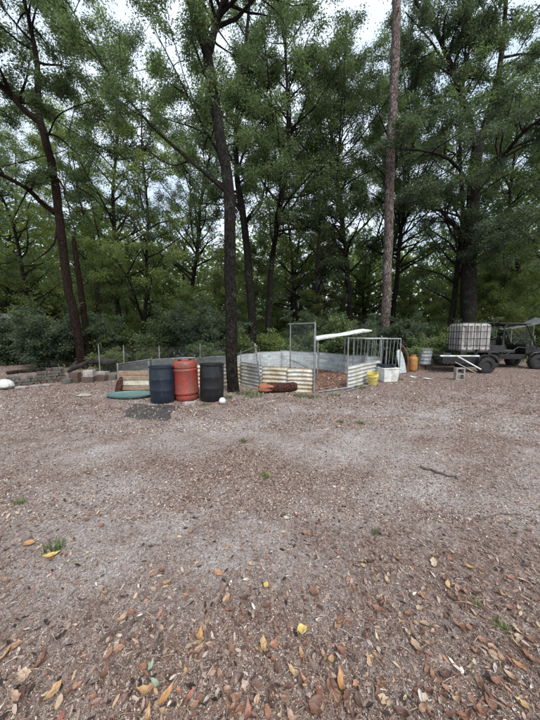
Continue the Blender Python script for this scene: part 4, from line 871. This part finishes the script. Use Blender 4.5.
# tote
te = empty('liquid_tote', (trl.location.x + .42, trl.location.y + .02, trl.location.z + TZ - .008), R(-3), 'grubby white plastic liquid tote in a wire cage on the trailer', 'tote')
hx, hy, z0, z1 = .58, .48, .17, 1.28
def rsq(mb, hx, hy, z0, z1, rr_=.09, ribs=True):
    prof = []
    N = 26; rings = []
    for i in range(N + 1):
        z = z0 + (z1 - z0) * i / N; k = .0 if 1 < i < N - 1 else .03 if i in (1, N - 1) else .07
        ring = []
        for j in range(64):
            a = 2 * math.pi * j / 64; ca, sa = math.cos(a), math.sin(a); n_ = 7.0
            rr2 = (abs(ca) ** n_ + abs(sa) ** n_) ** (-1 / n_); x, y = rr2 * ca, rr2 * sa
            groove = 0
            if ribs and .12 < (i / N) < .92:
                if abs(sa) > abs(ca) * 1.02: groove = .09 * (max(0, math.cos(x * math.pi * 5.0)) ** 2)
                else: groove = .03 * (max(0, math.cos(y * math.pi * 3.0 + math.pi)) ** 2)
            ring.append(Vector(((hx - k - groove * abs(ca)) * x, (hy - k - groove * abs(sa)) * y, z)))
        rings.append(ring)
    mb.add([v for r in rings for v in r], [(i * 64 + j, i * 64 + (j + 1) % 64, (i + 1) * 64 + (j + 1) % 64, (i + 1) * 64 + j) for i in range(N) for j in range(64)] + [tuple(range(64))[::-1], tuple(N * 64 + j for j in range(64))]); return mb
rsq(MB(), hx - .008, hy - .008, z0, z1 - .03).build('bottle', M['tote_plastic'], te, smooth=True)
MB().lathe([(.11, z1 - .04), (.11, z1 + .01), (.095, z1 + .02), (.005, z1 + .02)], 20).build('cap', M['dark_grey'], te, smooth=True)
def loop(z, r): MB().tube([(-hx, -hy, z), (hx, -hy, z), (hx, hy, z), (-hx, hy, z), (-hx, -hy, z)], r, 6).build('cage_bar', M['cage_metal'], te, smooth=False)
for z in (z0 + .02, .42, .68, .94, z1): loop(z, .011)
for k in range(6):
    x = -hx + 2 * hx * k / 5
    for y_ in (-hy, hy): MB().tube([(x, y_ * 1.012, z0), (x, y_ * 1.012, z1)], .010, 6).build('cage_bar', M['cage_metal'], te)
for k in range(1, 6):
    y_ = -hy + 2 * hy * k / 6
    for x in (-hx, hx): MB().tube([(x * 1.01, y_, z0), (x * 1.01, y_, z1)], .010, 6).build('cage_bar', M['cage_metal'], te)
for x in (-hx + .07, 0, hx - .07):
    for y_ in (-hy + .07, hy - .07): mb = MB(); mb.box((x, y_, .08), (.14, .14, .13)); mb.build('pallet_foot', M['black_plastic'], te, bevel=.01)
mb = MB(); mb.box((0, 0, .155), (2 * hx, 2 * hy, .03)); mb.build('pallet_deck', M['black_plastic'], te, bevel=.006)
for y_ in (-hy + .07, hy - .07): mb = MB(); mb.box((0, y_, .012), (2 * hx - .02, .12, .018)); mb.build('pallet_skid', M['black_plastic'], te, bevel=.003)
MB().tube([(0, -hy + .02, .235), (0, -hy - .1, .235)], .04, 12).build('valve', M['black_plastic'], te, smooth=True)

# ================================================================ UTILITY VEHICLE (faces right)
u0 = G(516, 368.5); ut = empty('utility_vehicle', (u0.x - .05, u0.y + .75, gz(u0.x, u0.y)), R(-4), 'black side by side utility vehicle with flat roof parked behind the tote', 'utility vehicle')
for x_, y_ in ((-.88, -.62), (1.0, -.62), (-.88, .62), (1.0, .62)): wheel(ut, (x_, y_, .31), .31, .24, rim='galv' if x_ < 0 else 'dark_grey')
def poly(mb, prof, y0, y1):  # side profile extruded across
    n_ = len(prof); mb.add([(x, y0, z) for x, z in prof] + [(x, y1, z) for x, z in prof], [tuple(range(n_)), tuple(range(2 * n_ - 1, n_ - 1, -1))] + [(i, i + n_, (i + 1) % n_ + n_, (i + 1) % n_) for i in range(n_)]); return mb
poly(MB(), [(-1.15, .45), (-.45, .42), (.6, .40), (.66, .62), (-.35, .62), (-1.15, .62)], -.5, .5).build('chassis', M['frame_black'], ut, bevel=.02)
poly(MB(), [(.62, .62), (.60, .98), (.82, 1.02), (1.15, .95), (1.38, .80), (1.42, .55), (1.33, .50), (1.30, .62), (1.18, .70), (.88, .70), (.74, .60)], -.52, .52).build('hood', M['frame_black'], ut, bevel=.03)
poly(MB(), [(-1.35, .70), (-1.40, 1.02), (-1.37, 1.02), (-1.32, .74), (-.42, .74), (-.40, 1.02), (-.36, 1.02), (-.36, .70)], -.66, .66).build('cargo_bed', M['dark_grey'], ut, bevel=.008)
for y_ in (-.67, .67): mb = MB(); mb.box((-.88, y_, .87), (1.0, .03, .30)); mb.build('bed_side', M['dark_grey'], ut, bevel=.008)
for y_ in (-.25, .25):
    s_ = MB(); s_.box((.0, y_, .74), (.50, .42, .16)); so_ = s_.build('seat', M['seat_vinyl'], ut, bevel=.05, seg=3); s_ = MB(); s_.box((-.25, y_, 1.02), (.12, .40, .52), (0, -.2, 0)); s_.build('backrest', M['seat_vinyl'], ut, bevel=.05, seg=3)
for y_ in (-.64, .64):
    MB().tube([(1.0, y_ * .95, .93), (.88, y_, 1.05), (.50, y_, 1.84), (.40, y_ * .98, 1.90), (-.34, y_ * .98, 1.90), (-.42, y_, 1.82), (-.46, y_, 1.2), (-.46, y_, .62)], .030, 8).build('roll_bar', M['frame_black'], ut, smooth=True)
    MB().tube([(-.30, y_, .60), (.2, y_, .95), (.62, y_, .90)], .022, 8).build('side_bar', M['frame_black'], ut, smooth=True)
for x_, z_ in ((.42, 1.90), (-.38, 1.88), (-.46, 1.3)): MB().tube([(x_, -.63, z_), (x_, .63, z_)], .026, 8).build('cross_bar', M['frame_black'], ut, smooth=True)
mb = MB(); mb.box((-.02, 0, 1.955), (1.28, 1.38, .05), (0, .03, 0)); mb.build('roof_panel', M['frame_black'], ut, bevel=.02)
mb = MB(); mb.add([(.93, -.58, 1.03), (.93, .58, 1.03), (.52, .58, 1.82), (.52, -.58, 1.82), (.935, -.58, 1.035), (.935, .58, 1.035), (.525, .58, 1.825), (.525, -.58, 1.825)], [(0, 1, 2, 3), (7, 6, 5, 4), (0, 4, 5, 1), (1, 5, 6, 2), (2, 6, 7, 3), (3, 7, 4, 0)]); mb.build('windshield', M['shield'], ut)
MB().tube([(.62, -.25, 1.0), (.42, -.25, 1.12)], .02, 8).build('steering_column', M['frame_black'], ut, smooth=True)
mm = Matrix.Rotation(R(60), 3, 'Y'); MB().tube([Vector((.40, -.25, 1.13)) + mm @ Vector((.17 * math.cos(a), .17 * math.sin(a), 0)) for a in [k * 6.283 / 20 for k in range(21)]], .014, 8, cap=False).build('steering_wheel', M['frame_black'], ut, smooth=True)
for y_ in (-.36, .36): MB().lathe([(.005, .0), (.08, .0), (.085, .03), (.06, .05)], 16, (1.40, y_, .74), Matrix.Rotation(R(-90), 3, 'Y')).build('headlight', M['tote_plastic'], ut, smooth=True)
MB().tube([(1.44, -.5, .45), (1.52, -.48, .60), (1.50, -.4, .86), (1.50, .4, .86), (1.52, .48, .60), (1.44, .5, .45)], .022, 8).build('bumper', M['frame_black'], ut, smooth=True)
for x_ in (-.88, 1.0): MB().tube([(x_ - .32, -.66, .58), (x_ - .2, -.70, .70), (x_, -.70, .73), (x_ + .2, -.70, .70), (x_ + .34, -.66, .55)], .03, 6).build('fender', M['frame_black'], ut, smooth=True)
for y_ in (-.25, .25): mb = MB(); mb.box((-.31, y_, 1.34), (.08, .26, .14), (0, -.2, 0)); mb.build('headrest', M['seat_vinyl'], ut, bevel=.03, seg=2)
mb = MB(); mb.box((.66, 0, 1.0), (.16, 1.1, .12), (0, .3, 0)); mb.build('dashboard', M['dark_grey'], ut, bevel=.02)
for y_ in (-.72, .72): MB().tube([(.72, y_ * .9, 1.28), (.70, y_, 1.32)], .012, 6).build('mirror_arm', M['frame_black'], ut); mb = MB(); mb.box((.70, y_ * 1.05, 1.36), (.03, .10, .16)); mb.build('mirror', M['galv'], ut, bevel=.01)
for x_ in (-.88, 1.0):
    for y_ in (-.40, .40): MB().tube([(x_, y_, .34), (x_ - .05, y_ * .95, .80)], .028, 8).build('shock_absorber', M['red_plastic'], ut, smooth=True)
# load in its bed
g_ = ut.location; e = empty('storage_crate', (g_.x - .9, g_.y + .08, g_.z + .745), R(-4), 'dark crate riding in the bed of the utility vehicle', 'crate')
taper(MB(), .3, .38, .33, .42, 0, .42).build('crate_body', M['dark_grey'], e, bevel=.02); taper(MB(), .35, .44, .34, .43, .42, .46).build('lid', M['black_plastic'], e, bevel=.01)

# grey tarpaulin shelter behind, right edge
ta, tb = P(512, 329, 14.6), P(556, 317, 13.6)
e = empty('tarpaulin_shelter', ((ta + tb) / 2), label='sloping grey tarpaulin canopy on poles at the right edge behind the vehicle', cat='canopy'); e.location.z = 0
def tf2(u, v): p = ta.lerp(tb, u); return Vector((p.x, p.y + v * 1.1, p.z - .12 * math.sin(u * 3.14) + .03 * math.sin(v * 9 + u * 5)))
sheet('tarpaulin', tf2, 24, 16, 'grey_tarp', e, .004, e.location)
for u_, v_ in ((.02, .05), (.98, .05), (.02, .95), (.98, .95)):
    p = tf2(u_, v_); MB(e.location).tube([(p.x, p.y, 0), (p.x, p.y, p.z)], .02, 7).build('pole', M['galv'], e, smooth=True)
# far pale roof between trees
def shed(px, py, d, wd, dp, label, rz, mat='white_paint'):
    p = P(px, py, d); e = empty('shed', (p.x, p.y, 0), rz, label, 'shed'); h = p.z
    mb = MB(); mb.box((0, 0, (h - .1) / 2), (wd, dp, h - .1)); mb.build('wall', M['grey_block'], e)
    mb = MB(); poly(mb, [(-wd / 2 - .25, h - .12), (wd / 2 + .25, h - .12), (wd / 2 + .25, h - .05), (0, h + .22), (-wd / 2 - .25, h - .05)], -dp / 2 - .2, dp / 2 + .2); mb.build('roof', M[mat], e)
    mb = MB(); mb.box((0, -dp / 2 - .012, h * .42), (.8, .03, h * .8)); mb.build('door', M['dark_grey'], e)
shed(431, 325, 21, .6, 1.0, 'small pale roofed shed glimpsed through the bushes left of the tote', .1, 'grey_tarp')
shed(-4, 317, 15.5, 2.0, 2.4, 'grey roofed shed corner at the left edge behind the dark bush', -.15, 'grey_tarp')

# ================================================================ LOW WALL, BLOCKS, PILE (left)
wo_ = G(38, 382); wall = empty('low_wall', (wo_.x, wo_.y, 0), label='low mossy brick edging wall along the left side below the dark bush', cat='wall'); WO = wall.location
a0, a1 = G(7, 385.5), G(64, 380.0); dd = (a1 - a0); an = math.atan2(dd.y, dd.x); LN = dd.length; nbk = 9
for row in range(5):
    for k in range(nbk):
        s = (k + .5 + (.5 if row % 2 else 0)) / nbk
        if s > 1.02 or (row == 2 and k in (2,)) or (row == 3 and k < 4) or (row == 4 and k < 6): continue
        p = a0 + dd * s; mb = MB(WO); ln = LN / nbk - .012
        mb.box((p.x + random.gauss(0, .01), p.y + random.gauss(0, .015), gz(p.x, p.y) + .045 + row * .092), (ln, .19, .082), (random.gauss(0, .02), random.gauss(0, .02), an + random.gauss(0, .03))); mb.jitter(.004)
        mb.build('brick', M['brick' if random.random() < .45 else 'grey_block'], wall, bevel=.006)
# pole lying on the wall
p, q = G(3, 384) + V3((0, .15, .31)), G(46, 381) + V3((0, .1, .38)); o = MB().tube([p, p.lerp(q, .3) + V3((0, 0, .01)), p.lerp(q, .7), q], [.055, .06, .065, .06], 9).jitter(.006).build('log', M['grey_bark'], smooth=True); tag(o, 'long weathered grey pole lying along the top of the low wall', 'log')
# pavers at foot
for px, py, wd, lab in ((22, 387.5, .26, 'pale flat paver at the foot of the low wall, leftmost'), (36, 386, .22, 'pale flat paver at the foot of the low wall, middle one'), (47, 385, .2, 'pale flat paver at the foot of the low wall, rightmost')):
    g_ = G(px, py); mb = MB(); mb.box((0, 0, .03), (wd, .14, .05), (0, .03, .15)); mb.jitter(.005); o = mb.build('paver', M['concrete'], bevel=.006); o.location = (g_.x, g_.y, gz(g_.x, g_.y)); tag(o, lab, 'paver')
g_ = G(97, 388.5 + 8); mb = MB(); mb.lathe([(.01, 0), (.12, .0), (.17, .03), (.13, .06), (.01, .07)], 10, m=Matrix.Diagonal((1, .7, 1))); mb.jitter(.01); o = mb.build('flat_stone', M['concrete'], smooth=True); o.location = (g_.x - .3, g_.y, gz(g_.x, g_.y)); tag(o, 'flat grey green stone on the ground left of the teal tray', 'stone')
# white rock
g_ = G(2, 389); mb = MB(); mb.lathe([(.01, 0), (.14, .0), (.19, .06), (.18, .13), (.15, .19), (.08, .235), (.01, .25)], 13); mb.jitter(.018); o = mb.build('rock', M['white_paint'], smooth=True); o.location = (g_.x, g_.y + .1, 0); tag(o, 'large white rock at the left edge at the end of the low wall', 'rock')
# block stack right of the tree
blocks = [(72, 383, .30, .17, 'brick', 0), (72, 383, .28, .14, 'brick', .18), (86, 383, .34, .17, 'brick', 0), (87, 383, .28, .2, 'concrete', .18), (99, 382, .32, .18, 'brick', 0), (100, 381.5, .30, .1, 'concrete', .19), (64, 384, .24, .16, 'grey_block', 0), (110, 381, .24, .16, 'grey_block', 0)]
names = ['brown block at the bottom of the block row below the leaning tree', 'brown block on top of the brown one below the leaning tree', 'brown block under the pale square block', 'pale square concrete block topping the row beside the black pile',
         'brown block under the flat white slab', 'flat whitish slab on top at the right of the block row', 'grey mossy block at the left end of the block row', 'grey block at the right end of the block row']
for (px, py, wd, h, mt, z), lab in zip(blocks, names):
    g_ = G(px, py); mb = MB(); mb.box((0, 0, h / 2), (wd, .2, h), (0, 0, random.gauss(0, .1))); mb.jitter(.008); o = mb.build('stone_block', M[mt], bevel=.01); o.location = (g_.x, g_.y + .15, gz(g_.x, g_.y) + z); tag(o, lab, 'block')
# black charred logs pile
for a, b_, r, lab in (((62, 378, .15), (98, 374, .55), .085, 'black charred branch sloping up over the block row'), ((84, 375, .42), (108, 376, .52), .12, 'thick black charred log lying on the block row'), ((66, 376, .2), (88, 372, .5), .06, 'thinner black branch behind the charred log')):
    p, q = G(a[0], a[1]), G(b_[0], b_[1]); p.z, q.z = a[2], b_[2]; p.y += .3; q.y = p.y + .1
    o = MB().tube([p.lerp(q, k / 6) + V3((0, 0, .04 * math.sin(k))) for k in range(7)], [r * f for f in (.6, .9, 1, 1.1, 1, .9, .6)], 9).jitter(.012).build('charred_log', M['charred'], smooth=True); tag(o, lab, 'log')
# grass tufts round the big trunk and pen foot
for px, py, s, lab in ((244, 394, 1.2, 'straggly grass tuft at the right foot of the big forked trunk'), (254, 396, 1.3, 'grass tuft before the left end of the plank panel'), (226, 398, .9, 'grass tuft between the white ball and the big trunk'),
                       (300, 397, 1.0, 'grass tuft beside the dark end of the orange ended log'), (312, 398, .9, 'grass tuft at the foot of the tall gate'), (360, 388, 1.0, 'grass tuft before the yellow bucket'), (398, 381, .9, 'grass tuft right of the white box'),
                       (205, 404, .6, 'small grass tuft at the foot of the black drum'), (335, 396, .8, 'grass tuft before the pen threshold')):
    g_ = G(px, py); o = link('grass_tuft', tm[2], M['weed']); o.location = (g_.x, g_.y, gz(g_.x, g_.y)); o.scale = (s * 1.2, s * 1.2, s); o.rotation_euler = (0, 0, px); tag(o, lab, 'grass')
print('TRIS', sum(len(m.polygons) * 2 for m in bpy.data.meshes))
